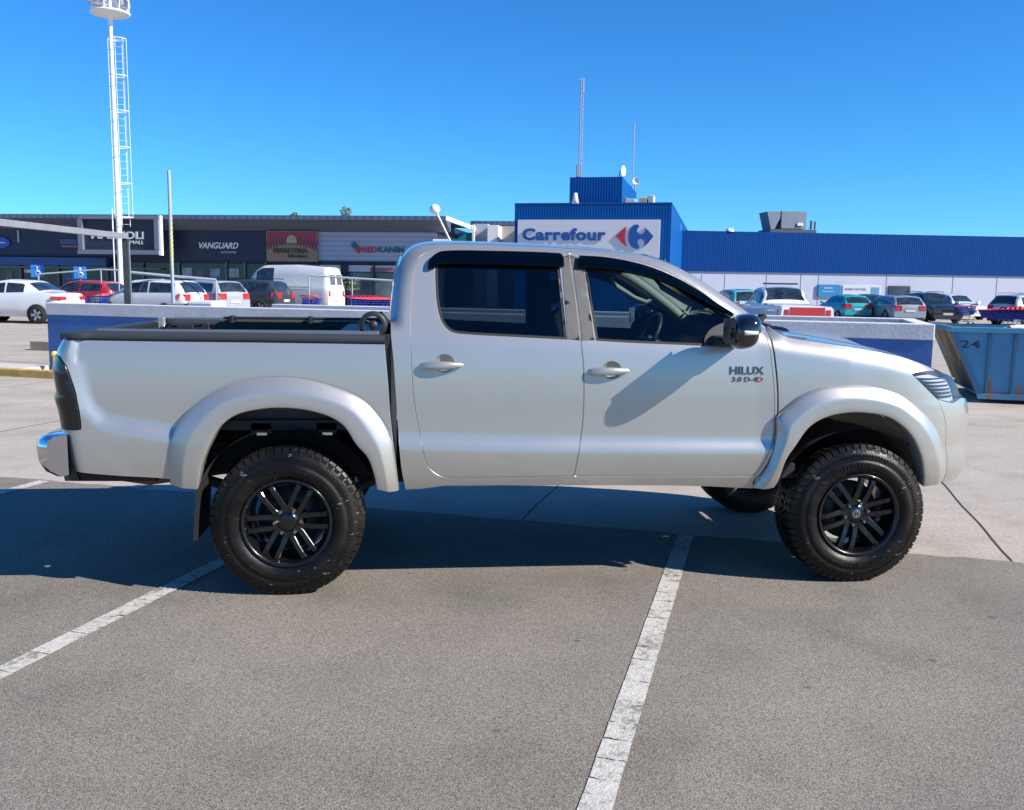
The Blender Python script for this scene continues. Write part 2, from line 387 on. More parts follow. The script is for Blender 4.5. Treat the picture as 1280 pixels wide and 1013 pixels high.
def bowl(P, off_depth, far):
    mb = MB(); c = P.mean(0); rows = []
    for k in range(7):
        f = 1-k/6*.999; q = c+(P-c)*f; q3 = M(q[:, 0], q[:, 1], np.full(len(q), -off_depth*(1-f*f)-.003))
        if far: q3[:, 1] = 2*YC-q3[:, 1]
        rows.append([tuple(v) for v in q3])
    mb.grid(rows, closed=True); return mb
def handle(px0, px1, py, par, far):
    (u0, z0), (u1, z1) = inv([(px0, py+1), (px1, py-.5)]); mb = MB(); rows = []
    for k in range(17):
        t = k/16; e = math.sin(math.pi*min(1, max(0, t)))**.35 if 0 < t < 1 else 0
        hh = (.026-.009*t)*max(e, .02); dd = .026*math.sin(math.pi*t)**.5+.004 if 0 < t < 1 else .004
        row = []
        for j in range(12):
            a = 2*math.pi*j/12; uu = u0+(u1-u0)*t; zz = z0+(z1-z0)*t+hh*math.sin(a)
            o = dd+.012*math.cos(a)*max(e, .02); p = M([uu], [zz], np.array([o]))[0]
            if far: p[1] = 2*YC-p[1]
            row.append(tuple(p))
        rows.append(row)
    mb.grid(rows, closed=True); return mb.build('door_handle', SILVER, par)
ARCH_FL = None
for far in (False, True):
    lab = lambda s: (s+' on the far side') if far else s
    panel('cab_side', P_CAB, SILVER, truck, holes=[inset(P_DR if area(P_DR) > 0 else P_DR[::-1], 0), inset(P_DF if area(P_DF) > 0 else P_DF[::-1], 0)], raw=True, far=far, gap=0)
    dr = panel('rear_door', P_DR, SILVER, truck, holes=[P_WR, RECESS_R], raw=True, far=far)
    df = panel('front_door', P_DF, SILVER, truck, holes=[P_WF, RECESS_F], raw=True, far=far)
    panel('window', P_WR, GLASS_R, dr, raw=True, far=far, off=-.012, gap=.006, skirt=.001, lip=.001)
    panel('window', P_WF, GLASS_F, df, raw=True, far=far, off=-.012, gap=.006, skirt=.001, lip=.001)
    for par, P in ((dr, P_WR), (df, P_WF)):
        A = P if area(P) > 0 else P[::-1]
        panel('window_seal', inset(A, -.001), RUBBER, par, holes=[inset(A, .014)], raw=True, far=far, off=-.003, gap=0, step=.05, skirt=.02, lip=.002)
    for par, P, R_, h in ((dr, P_DR, P_WR, RECESS_R), (df, P_DF, P_WF, RECESS_F)):
        A = P if area(P) > 0 else P[::-1]; B = R_ if area(R_) > 0 else R_[::-1]
        panel('door_trim', inset(A, -.012), DARK, par, holes=[inset(B, .004)], raw=True, far=far, off=-.05, gap=0, step=.06, skirt=.01)  # dark door lining, cut oversize so the shut lines read as shade
        bowl(h, .03, far).build('handle_recess', SILVER, par)
    handle(522.5, 580, 457, dr, far); handle(732.5, 787.5, 464.2, df, far)
    panel('pillar_trim', [(700.5, 321.5, 1), (711, 318.6, 1), (715, 343), (719, 371.3), (723, 404), (725.3, 426.2, 1), (709.2, 424.6, 1)], PILLAR, dr, far=far, off=.002, gap=.002, step=.03, skirt=.004, lip=.001)
    panel('pillar_trim', [(712.8, 318.6, 1), (723, 322.5, 1), (728.5, 325, 1), (744, 426, 1), (727, 426.2, 1), (724.6, 404), (720.6, 371.3), (716.6, 343)], PILLAR, df, far=far, off=.002, gap=.002, step=.03, skirt=.004, lip=.001)
    # weather shields over the windows
    panel('window_visor', [(534.8, 337.5, 1), (535.9, 328.6), (543, 320.5), (555, 316.8), (602, 316.6), (699.4, 320), (703.4, 323.5), (704.8, 333.7, 1), (699.4, 334.5), (602, 332.4), (547, 332.2), (541.5, 337.2)], VISOR, dr, far=far, off=.022, gap=0, step=.03, skirt=.022)
    panel('window_visor', [(721.9, 335, 1), (723, 322.4, 1), (754.7, 324.6), (787.5, 329.8), (818, 338), (848.8, 351.3), (875, 366.6), (896.9, 381.9), (914, 392.5, 1), (916, 396, 1), (892.5, 386), (864, 370), (831, 355), (798.4, 345), (765.6, 339), (745, 337)], VISOR, df, far=far, off=.022, gap=0, step=.03, skirt=.022)
    panel('mirror_sail', [(879.4, 432.6, 1), (881, 421), (890, 410), (907, 402.5), (917, 399, 1), (920.5, 434.8, 1)], BLACKPL, df, far=far, off=.004, gap=0, step=.03, skirt=.012)

# cargo bed sides
BEDTOP = [(80, 423.5, 1), (200, 426.4), (320, 427.6), (481, 430, 1)]
BED = BEDTOP+[(484.8,470),(489,527),(496,584.5),(499,611,1),(480,611,1),(474,585),(463,562),(449,541),(434,525),(415,512),(386,503),(353,500),(323,502),(294,509),(272,525),(256,550),(247,575),(242,606,1),(210.5,599.6),(146,595.5),(96,590,1),
       (-1.24, .655, 1), (-1.24, .868, 1), (100.5, 536.8, 1), (100.7, 530), (96, 503), (89.3, 476.5), (82.6, 458), (75, 446, 1), (-1.24, 1.245, 1), (-1.24, 1.33, 1)]
P_BED = mkpoly(BED)
LAMP = [(75, 446, 1), (82.6, 458), (89.3, 476.5), (96, 503), (100.7, 530), (100.5, 536.8, 1), (-1.24, .868, 1), (-1.24, 1.245, 1)]
P_LAMP = mkpoly(LAMP)
bed = None
def resample(P, n):
    P = np.asarray(P); s = np.concatenate([[0], np.cumsum(np.hypot(*np.diff(P, axis=0).T))]); t = np.linspace(0, s[-1], n)
    return np.stack([np.interp(t, s, P[:, 0]), np.interp(t, s, P[:, 1])], 1)
def flare(outer, inner, par, far, fade=None):
    n = 90
    O_ = resample(spline([(a, b) for a, b in inv(outer)], False, .02), n); I_ = resample(spline([(a, b) for a, b in inv(inner, .06)], False, .02), n)
    ts = [-.012, -.004, .0, .012, .03, .12, .30, .42, .46, .50, .55, .80, .95, .985, 1.005, 1.005]
    bl = [-.010, -.002, .005, .010, .015, .026, .044, .0545, .0575, .0590, .0595, .0605, .0605, .0585, .049, -.04]
    rows = []; BAND_ON[0] = False
    for t, b in zip(ts, bl):
        Q = O_+(I_-O_)*t; bb = np.full(n, b)
        q3 = M(Q[:, 0], Q[:, 1], bb*np.where(bb > 0, .80, 1))
        if far: q3[:, 1] = 2*YC-q3[:, 1]
        rows.append([tuple(v) for v in q3])
    BAND_ON[0] = True; mb = MB(); mb.grid(rows)
    # end caps
    for e in (0, -1):
        mb.add([r[e] for r in rows], [tuple(range(len(rows)))])
    return mb.build('wheel_arch_flare', SILVER, par)
FL_R_O = [(247, 613), (213, 604.4), (211.8, 591), (213, 567), (218.5, 540.5), (231.8, 519.2), (253, 499.2), (279.7, 483.4), (304.4, 475.7), (338.8, 471.6), (367.4, 472.3), (390.3, 475.7), (416, 482.9), (447.6, 495.8), (467.6, 513), (486, 541.6), (493.4, 578.8), (497.7, 607), (498.5, 612)]
FL_R_O = FL_R_O[1:]
FL_R_I = [(246.5, 613), (248.5, 600), (251.5, 582), (261, 556.5), (276, 533), (296, 518.7), (324.5, 511.8), (353, 510), (384.6, 513), (413, 521.5), (430.4, 533), (444.7, 550), (459, 573), (467.6, 596), (470.5, 613)]
FL_F_O = [(940, 608), (949, 597), (960, 580), (966.5, 560), (969, 540), (969.8, 522.2), (983.7, 508), (1002.7, 493.8), (1024, 485), (1050, 481.9), (1078.5, 482.6), (1104, 487), (1128, 496), (1149.6, 512.7), (1166, 531.7), (1175.7, 555.4), (3.612, .656), (3.62, .565)]
FL_F_I = [(969, 611), (974.2, 602.8), (983.7, 576.7), (995.5, 553), (1012, 534), (1033.5, 522.2), (1062, 516.8), (1088, 517.5), (1111.7, 522.2), (1130.7, 534), (1144.9, 550.7), (1153.2, 569.6), (1156.7, 591), (1156, 610)]
FENDER = [(955, 409, 1)]+[(q[0], q[1], 0) for q in HOODE[1:8]]+[(HOODE[8][0]-.02, HOODE[8][1]-.004, 1)]
HEADL = [(1140,467.7,1),(1149,465.4),(1161.5,464),(3.60,1.178,1),(3.80,1.135,1),(3.80,1.02,1),(1191,503.5,1),(1181,501.5),(1171,498.5),(1159,486.7),(1147,474.8)]
P_HL = mkpoly(HEADL)
ARCH_F = [(3.585, .56, 1), (3.575, .64), (3.54, .755), (1155, 545), (1139, 524), (1116, 510), (1089, 504), (1060, 503.5), (1030, 509), (1005, 523), (987, 545), (975, 570), (966, 595), (960, 611, 1)]
FEN = [(957.5, 409.5, 1)]+[(q[0], q[1]-.001, 0) for q in HOODE[1:7]]+[(3.60, 1.186, 1), (3.60, 1.178, 1), (1161.5, 464), (1149, 465.4), (1140, 467.7, 1), (1147, 474.8), (1159, 486.7), (1171, 498.5, 1), (3.575, .93), (3.608, .80), (3.632, .66), (3.64, .555, 1)]+ARCH_F+[(943.5, 611, 1), (944, 600), (952.5, 592), (963.8, 574), (971.3, 549), (973.3, 517.7), (972.8, 482.5), (969, 443), (963.5, 421)]
P_FEN = mkpoly(FEN)
BUMP = [(1171.5, 499, 1), (1181, 502), (1191, 504, 1), (3.80, 1.015, 1), (4.1, .985), (FEND-.0, .97, 1), (FEND, .50, 1), (4.0, .505), (3.641, .54, 1), (3.634, .66), (3.610, .80), (3.577, .93)]
P_BUMP = mkpoly(BUMP)
for far in (False, True):
    b = panel('bed_side', P_BED, SILVER, truck, raw=True, far=far)
    panel('tail_light', P_LAMP, SMOKELAMP, b, raw=True, far=far, off=.006, gap=.001, skirt=.03)
    fn = panel('front_fender', P_FEN, SILVER, truck, raw=True, far=far, gap=.0005, lip=.0008)
    flare(FL_R_O, FL_R_I, truck, far); flare(FL_F_O, FL_F_I, truck, far)
    # headlight: clear cover over a dark housing with bright reflectors
    A = P_HL if area(P_HL) > 0 else P_HL[::-1]
    h = panel('headlight', A, GLASS_L, truck, raw=True, far=far, off=.002, gap=.001, skirt=.004)
    hb = panel_mb(A, (), -.032, .004, .02, .0, far); hb.build('headlight_housing', mat('lamp_housing', (.40, .43, .47), .4, .0), h, recalc=False)
    rim_ = MB(); q = inset(A, .002); r1 = M(q[:, 0], q[:, 1], np.full(len(q), .0)); r2 = M(q[:, 0], q[:, 1], np.full(len(q), -.052))
    if far: r1[:, 1] = 2*YC-r1[:, 1]; r2[:, 1] = 2*YC-r2[:, 1]
    rim_.grid([[tuple(v) for v in r1], [tuple(v) for v in r2]], closed=True)
    for k in range(6):   # horizontal reflector fins
        zz = 1.035+k*.022; us = np.linspace(3.36, 3.78, 20)
        uu = np.stack([us, np.full(20, zz)], 1); uu = uu[pip(uu, A)]
        if len(uu) < 3: continue
        a1 = M(uu[:, 0], uu[:, 1], np.full(len(uu), -.012)); a2 = M(uu[:, 0], uu[:, 1]+.006, np.full(len(uu), -.030))
        if far: a1[:, 1] = 2*YC-a1[:, 1]; a2[:, 1] = 2*YC-a2[:, 1]
        rim_.grid([[tuple(v) for v in a1], [tuple(v) for v in a2]], mi=1)
    rim_.build('reflector', [mat('lamp_bezel', (.40, .42, .45), .35), mat('lamp_fin', (.17, .18, .20), .3)], h)
panel('front_bumper', P_BUMP, SILVER, truck, raw=True, both=True, gap=.0005, lip=.0008)
panel('grille', [(3.82, 1.12, 1), (4.1, 1.09), (FEND, 1.065, 1), (FEND, .985, 1), (4.1, .995), (3.82, 1.025, 1)], BLACKPL, truck, both=True, off=-.01)
tg = panel('tailgate', [(-1.25, .66, 1), (REND, .66, 1), (REND, 1.33, 1), (-1.25, 1.33, 1)], SILVER, truck, both=True)
# door lettering
(bu, bz), (bu2, bz2) = inv([(912.2, 468.6), (954.9, 468.3)])
DKCH = mat('badge_chrome', (.10, .10, .11), .3, .7); REDB = mat('badge_red', (.45, .02, .02), .4)
def badge_fn(u0, z0, far=False): return lambda a, b, d: Vector(M([u0+a], [z0+b], np.array([.001+d]))[0])
fd = [o for o in truck.children if o.name.startswith('front_door')][0]
text_obj('badge', 'HILUX', DKCH, 0, 0, 0, width=bu2-bu, height=.042, ext=.003, bold=.018, fn=badge_fn(bu, bz+.002), parent=fd)
text_obj('badge', '3.0 D-4', DKCH, 0, 0, 0, width=(bu2-bu)*.72, height=.026, ext=.003, bold=.004, fn=badge_fn(bu+.014, bz-.037), parent=fd)
text_obj('badge', 'D', REDB, 0, 0, 0, width=(bu2-bu)*.16, height=.026, ext=.003, bold=.004, fn=badge_fn(bu+.014+(bu2-bu)*.74, bz-.037), parent=fd)

# roof, windscreen, rear window lofted between the two cab sides
def crossrows(E, crown, n=22, dz=0, drop=.0):
    rows = []
    for (u, z), c in zip(E, crown):
        p = M([u], [z])[0]; row = []
        for j in range(n+1):
            t = j/n; y = p[1]+(2*YC-2*p[1])*t; k = 1-abs(2*t-1)**2.3
            row.append((p[0]+(drop*k), y, p[2]+c*k+dz))
        rows.append(row)
    return rows
E = resample(spline([(a, b) for a, b in CABTOP], False, .02), 120)
ur = E[:, 0]; i_r0 = np.argmax(E[:, 1] > E[:, 1].max()-.035); i_w = int(np.argmax((ur > 1.93)))
cr = np.full(120, .035)
MB().grid(crossrows(E[i_r0-4:i_w+1], cr[i_r0-4:i_w+1])).build('roof', SILVER, truck)
ws = E[i_w:]; MB().grid([[(x+.05*(1-abs(2*j/22-1)**2.3), y, z) for j, (x, y, z) in enumerate(r)] for r in crossrows(ws, np.linspace(.035, .02, len(ws)))]).build('windscreen', GLASS_W, truck)
rw = E[:i_r0-3]
MB().grid(crossrows(rw[len(rw)//2:], np.linspace(0, .035, len(rw)-len(rw)//2), drop=-.02)).build('cab_back', SILVER, truck)
r2 = crossrows(rw[:len(rw)//2+1], np.zeros(len(rw)//2+1), drop=-.02)
MB().grid(r2).build('rear_window', GLASS_R, truck)
pb = M([CABTOP[0][0]], [CABTOP[0][1]])[0]
MB().box((pb[0], pb[1]+.01, .62), (pb[0]+.03, 2*YC-pb[1]-.01, pb[2])).build('cab_back_wall', SILVER, truck)
# bonnet
HE = resample(spline([(a, b) for a, b in HOODE], False, .02), 110)
hr = []
for (u, z) in HE:
    p = M([u], [z])[0]; w = (YC-p[1])*2; row = []
    for j in range(31):
        t = j/30; y = p[1]+w*t; k = 1-abs(2*t-1)**2.6
        row.append((p[0], y, p[2]+k*.038*min(1, w/1.4)))
    hr.append(row)
bon = MB().grid(hr).build('bonnet', SILVER, truck)
sc = MB(); rows = []
for k in range(16):
    t = k/15; x = 2.93+t*.52; zt = float(np.interp(x, HOODE[:, 0], HOODE[:, 1]))+.036; hgt = .058*math.sin(math.pi*min(1, t*1.25+.12 if t < .7 else 1-(t-.7)/.3*.98+.0)**1)**.7 if t < .999 else .001
    hgt = .048*(1-max(0, (t-.5)/.5)**2)*min(1, .75+t); row = []
    for j in range(15):
        s = j/14; row.append((x, YC-.24+.48*s, zt-.012+hgt*(1-abs(2*s-1)**4)))
    rows.append(row)
sc.grid(rows); sc.add(rows[0], [tuple(range(15))], 1); sc.build('bonnet_scoop', [SILVER, BLACKPL], bon)
# cowl and wipers between windscreen and bonnet
MB().hexa([(2.52, .18, 1.29), (2.80, .18, 1.30), (2.80, 1.68, 1.30), (2.52, 1.68, 1.29), (2.52, .18, 1.385), (2.80, .18, 1.352), (2.80, 1.68, 1.352), (2.52, 1.68, 1.385)]).build('cowl', BLACKPL, truck)
MB().tube([(2.74, .55, 1.40), (2.60, .62, 1.445), (2.55, 1.05, 1.455)], .009, 6).build('wiper', BLACKPL, truck)
MB().tube([(2.74, 1.15, 1.40), (2.60, 1.22, 1.445), (2.55, 1.58, 1.455)], .009, 6).build('wiper', BLACKPL, truck)

# interior
def seat(x, y, w):
    s = MB(); s.box((x, y-w/2, .80), (x+.52, y+w/2, 1.0)); s.hexa([(x-.02, y-w/2, .95), (x+.12, y-w/2, .95), (x+.12, y+w/2, .95), (x-.02, y+w/2, .95), (x-.16, y-w/2+.03, 1.48), (x-.05, y-w/2+.03, 1.48), (x-.05, y+w/2-.03, 1.48), (x-.16, y+w/2-.03, 1.48)])
    o = s.build('seat', SEATM, truck, bevel=.03)
    MB().box((x-.17, y-.13, 1.50), (x-.07, y+.13, 1.66)).build('headrest', SEATM, o, bevel=.03); return o
seat(1.66, .50, .52); seat(1.66, 1.36, .52); seat(.80, .93, 1.35)
MB().hexa([(2.35, .17, .95), (2.62, .17, .95), (2.62, 1.69, .95), (2.35, 1.69, .95), (2.38, .17, 1.27), (2.66, .17, 1.33), (2.66, 1.69, 1.33), (2.38, 1.69, 1.27)]).build('dashboard', BLACKPL, truck, bevel=.03)
sw = MB(); cen = Vector((2.20, 1.34, 1.27)); nrm = Vector((-.9, 0, .42)).normalized(); a_ = Vector((0, 1, 0)); b_ = nrm.cross(a_)
sw.tube([cen+(a_*math.cos(t)+b_*math.sin(t))*.185 for t in np.linspace(0, 2*math.pi, 33)], .016, 8); sw.tube([cen-a_*.18, cen+a_*.18], .02, 6); sw.tube([cen, cen-nrm*.2], .04, 8)
sw.build('steering_wheel', BLACKPL, truck)
# far A-pillar trim with grab handle, headliner
MB().grid([[(x, y, z-.03) for (x, y, z) in r] for r in crossrows(E[i_r0:i_w+1], cr[i_r0:i_w+1])]).build('headliner', TRIMG, truck)
for sgn in (1, -1):
    ap = []
    for q in E[i_w-6::3]:
        p = M([q[0]], [q[1]])[0]; y = p[1]+.035; ap.append((p[0]-.015, y if sgn < 0 else 2*YC-y, p[2]-.035))
    a = MB().tube(ap, .036, 8).build('pillar_lining', TRIMG, truck)
    g0, g1 = Vector(ap[len(ap)//5+1]), Vector(ap[len(ap)*3//5]); off = Vector((-.075, (-.02 if sgn > 0 else .02), -.045))
    MB().tube([g0, g0+off*.9, g0.lerp(g1, .25)+off*1.15, g0.lerp(g1, .75)+off*1.15, g1+off*.9, g1], .017, 8).build('grab_handle', TRIMG, a)
im = MB(); im.hexa([(2.20, .84, 1.67), (2.225, .84, 1.67), (2.225, 1.04, 1.67), (2.20, 1.04, 1.67), (2.20, .84, 1.735), (2.225, .84, 1.735), (2.225, 1.04, 1.735), (2.20, 1.04, 1.735)]); im.tube([(2.22, .94, 1.73), (2.19, .94, 1.79)], .01)
im.build('interior_mirror', BLACKPL, truck)
MB().box((.56, .13, .58), (2.75, 1.73, .66)).build('cab_floor', DARK, truck)

# cargo bed interior, rails, roller gear
zt = 1.335
bi = MB(); bi.box((-1.0, .16, .88), (.50, 1.70, .92)); bi.box((.485, .13, .9), (.515, 1.73, zt)); bi.box((-1.06, .16, .9), (-1.02, 1.70, zt-.02)); bi.box((-1.0, .155, .9), (.485, .175, zt)); bi.box((-1.0, 1.685, .9), (.485, 1.705, zt))
bi.build('bed_liner', BLACKPL, truck)
def rail(far):
    q = inv([(84, 419.3), (200, 421), (320, 422.4), (481, 424.8)]); (ua, za), (ub, zb) = q[0], q[-1]
    rows = []
    prof = [(-.001, -.022), (.010, -.020), (.014, -.008), (.013, .008), (.006, .018), (-.010, .0235), (-.05, .0235), (-.07, .020), (-.072, -.01)]
    for k in range(30):
        t = k/29; u = ua+(ub-ua)*t; z = np.interp(u, [c[0] for c in q], [c[1] for c in q]); row = []
        p = M([u], [z])[0]
        sh = .35+.65*min(1, t*18)
        for o, dz in prof:
            y = p[1]-o; y = 2*YC-y if far else y
            row.append((p[0], y, p[2]+dz*(1 if dz < 0 else sh)))
        rows.append(row)
    mb = MB().grid(rows); mb.add(rows[0], [tuple(range(len(prof)))]); mb.add(rows[-1], [tuple(range(len(prof)))])
    return mb.build('bed_rail', mat('rail_plastic', (.030, .033, .038), .5, bump=(300, .1)), truck)
for far in (False, True):
    r = rail(far); yy = .155 if not far else 2*YC-.155
    ALU = mat('anodised_rail', (.30, .30, .31), .35, .8)
    MB().box((-.93, yy-.02, 1.352), (.47, yy+.02, 1.374)).build('cover_track', ALU, r, bevel=.004)
MB().box((-1.13, .20, 1.315), (-1.04, 1.66, 1.348)).build('tailgate_cap', BLACKPL, tg, bevel=.006)
# roll-up cover canister and cross bars behind the cab, tie-down clamp
tc = thing  # (alias kept short)
can = MB().box((.22, .18, 1.30), (.49, 1.68, 1.352)).build('cover_canister', BLACKPL, truck, bevel=.02)
cb = MB(); cb.box((-.60, 1.60, 1.368), (.44, 1.66, 1.385)); cb.box((-.56, 1.585, 1.34), (-.53, 1.67, 1.392)); cb.box((-.05, 1.585, 1.34), (-.02, 1.67, 1.392)); cb.build('cargo_rail', BLACKPL, truck, bevel=.006)
cl = MB(); cl.box((-.58, .30, 1.34), (-.50, .38, 1.39)); cl.box((-.46, .31, 1.34), (-.42, .36, 1.40)); cl.tube([(-.62, .34, 1.385), (-.40, .34, 1.39)], .010); cl.build('clamp', BLACKPL, truck, bevel=.004)
MB().tube([(-.66, .34, 1.372), (-.66, .34, 1.425)], .022, 12).build('clamp_knob', CHROME, truck)
rl = MB(); cx, cy, cz = .44, .16, 1.405
rl.lathe([(.046, -.02), (.066, -.024), (.072, -.012), (.072, .012), (.066, .024), (.046, .02), (.046, -.02)], 32, c=(cx, cy, cz)); rl.lathe([(.001, -.018), (.02, -.018), (.024, -.008), (.024, .01)], 16, c=(cx, cy, cz))
for a in (.5, 2.6, 4.7): rl.tube([(cx+.02*math.cos(a), cy, cz+.02*math.sin(a)), (cx+.055*math.cos(a), cy, cz+.055*math.sin(a))], .008, 6)
rl.build('strap_reel', BLACKPL, truck)
MB().tube([(.47, .17, 1.46), (.505, .20, 1.42), (.51, .2, 1.34)], .022, 8).build('cable', BLACKPL, truck)
MB().box((.498, .11, .60), (.528, 1.75, 1.36)).build('cab_gap_shade', DARK, truck)  # dark sheet standing for the shade between cab and bed

# rear bumper (chrome corner wraps the tail), step and hanging bracket
rb = MB(); rows = []
prof = [(.0, .650), (.035, .640), (.070, .665), (.088, .71), (.092, .785), (.084, .82), (.06, .842), (.0, .848)]
ys = np.concatenate([[.05], np.linspace(.07, 1.79, 25), [1.81]])
for y in ys:
    e = min(1, max(0, min(y-.05, 1.81-y))/.14); cv = math.sqrt(1-(1-e)**2)
    rows.append([(-1.065-(a*1.75*(.62+.38*cv))-.03*cv-.0, y, z) for a, z in prof])
rb.grid(rows); rb.add(rows[0], [tuple(range(8))]); rb.add(rows[-1], [tuple(range(8))])
ro = rb.build('rear_bumper', CHROME, truck)
MB().hexa([(-1.10, .09, .61), (-1.03, .09, .61), (-1.03, 1.77, .61), (-1.10, 1.77, .61), (-1.13, .075, .84), (-1.09, .075, .84), (-1.09, 1.79, .84), (-1.13, 1.79, .84)]).build('bumper_filler', BLACKPL, ro)
MB().hexa([(-1.08, .11, .605), (-.66, .11, .60), (-.66, 1.75, .60), (-1.08, 1.75, .605), (-1.06, .10, .66), (-.66, .10, .66), (-.66, 1.76, .66), (-1.06, 1.76, .66)]).build('bed_sill', DARK, truck)
MB().tube([(-.93, .42, .57), (-.78, .42, .545), (-.62, .45, .56), (-.2, .6, .60)], .032, 10).build('exhaust_pipe', mat('rusty_steel', (.16, .075, .04), .8, noise=(30, .4)), truck)

# door mirrors
def mirror(far):
    o = MB(); rows = []; cx, cy, cz = 2.325, -.115, 1.40
    n = 28; m = 22
    for i in range(m+1):
        ph = -math.pi/2+math.pi*i/m; row = []
        for k in range(n):
            th = 2*math.pi*k/n
            f = lambda w, e: math.copysign(abs(w)**e, w)
            x = f(math.cos(ph), .62)*f(math.cos(th), .7); z = f(math.cos(ph), .62)*f(math.sin(th), .75); y = f(math.sin(ph), .8)
            X = x*.085 if x > 0 else x*.072
            if z < 0 and x > 0: X *= 1-.15*(-z)
            Z = z*.092*(1 if z > 0 else .95); Z += .010*x
            row.append((cx+X+.015*y, (cy+y*.125) if not far else 2*YC-(cy+y*.125), cz+Z))
        rows.append(row)
    o.grid(rows, closed=True); hs = o.build('door_mirror', [GLOSSBLK], truck)
    yy = lambda y: 2*YC-y if far else y
    s = MB(); rows = []
    for k in range(9):
        t = k/8; dx_ = -.062+.095*t; x = cx+dx_-.0015; hh = .015*(1-.3*t); ph_ = math.acos(min(.999, (abs(dx_)/(.085 if dx_ > 0 else .072))**(1/.62))); y = cy-.125*math.sin(ph_)**.8-.0005
        rows.append([(x, yy(y+.012), cz-hh), (x, yy(y-.004), cz-hh*.8), (x, yy(y-.004), cz+hh*.8), (x, yy(y+.012), cz+hh)])
    s.grid(rows); s.build('turn_signal', mat('clear_plastic', (.8, .8, .78), .2, coat=1), hs)
    ft = MB().hexa([(cx-.05, yy(-.02), 1.31), (cx+.045, yy(-.02), 1.31), (cx+.06, yy(.11), 1.31), (cx-.10, yy(.11), 1.31), (cx-.05, yy(-.05), 1.345), (cx+.05, yy(-.05), 1.345), (cx+.06, yy(.11), 1.37), (cx-.10, yy(.11), 1.37)])
    ft.build('mirror_arm', BLACKPL, hs, bevel=.01)
    gl = MB().add([(cx-.0735, yy(cy-.09), cz-.065), (cx-.0735, yy(cy+.09), cz-.065), (cx-.0735, yy(cy+.09), cz+.065), (cx-.0735, yy(cy-.09), cz+.065)], [(0, 1, 2, 3)]); gl.build('mirror_glass', CHROME, hs)
mirror(False); mirror(True)

# wheel wells, chassis
def well(x0, zc, r, nm):
    for far in (False, True):
        yy = lambda y: 2*YC-y if far else y
        o = MB(); A = np.linspace(.30, math.pi-.30, 30)
        o.grid([[(x0+r*math.cos(a), yy(y), zc+r*.93*math.sin(a)) for a in A] for y in (.075, .2, .42)])
        o.add([(x0+r*math.cos(a), yy(.42), zc+r*.93*math.sin(a)) for a in A], [tuple(range(30))])
        o.build('wheel_well', DARK, truck)
well(.0, .44, .47, ''); well(3.09, .42, .475, '')
ch = MB()
for y in (.50, 1.26): ch.box((-1.0, y-.04, .60), (3.5, y+.04, .74))
for x in (-.6, .5, 1.4, 2.3): ch.box((x, .5, .63), (x+.1, 1.3, .70))
ch.build('chassis_frame', DARK, truck)
MB().tube([(0, .2, .39), (0, 1.66, .39)], .05, 12).lathe([(.02, -.16), (.15, -.08), (.17, 0), (.15, .08), (.02, .16)], 16, c=(0, .93, .39)).build('rear_axle', DARK, truck)
MB().tube([(3.085, .2, .42), (3.085, 1.66, .42)], .045, 12).box((2.95, .7, .40), (3.25, 1.2, .66)).build('front_axle', DARK, truck)
MB().box((2.55, .55, .50), (2.75, 1.3, .60)).box((2.24, .45, .545), (2.42, .62, .62)).build('skid_plate', DARK, truck)
for y in (.5, 1.36):
    sp_ = MB(); sp_.tube([(-.62, y, .56), (-.3, y, .46), (0, y, .44), (.35, y, .48), (.62, y, .60)], .03, 8); sp_.build('leaf_spring', DARK, truck)
br = MB()
for x in (-.13, .20): br.box((x-.05, .10, .845), (x+.05, .16, .90)); br.box((x-.02, .085, .84), (x+.03, .10, .853), 1)
br.box((-.33, .10, .865), (.36, .16, .915)); br.build('flare_bracket', [DARK, CHROME], truck)
for yc in (.08, 2*YC-.08-.27):
    MB().hexa([(-.475, yc-.03, .30), (-.455, yc-.03, .30), (-.455, yc+.27, .30), (-.475, yc+.27, .30), (-.445, yc-.01, .74), (-.425, yc-.01, .74), (-.425, yc+.27, .74), (-.445, yc+.27, .74)]).build('mud_flap', RUBBER, truck)  # flap top carried higher to block a sun leak in the ground shadow

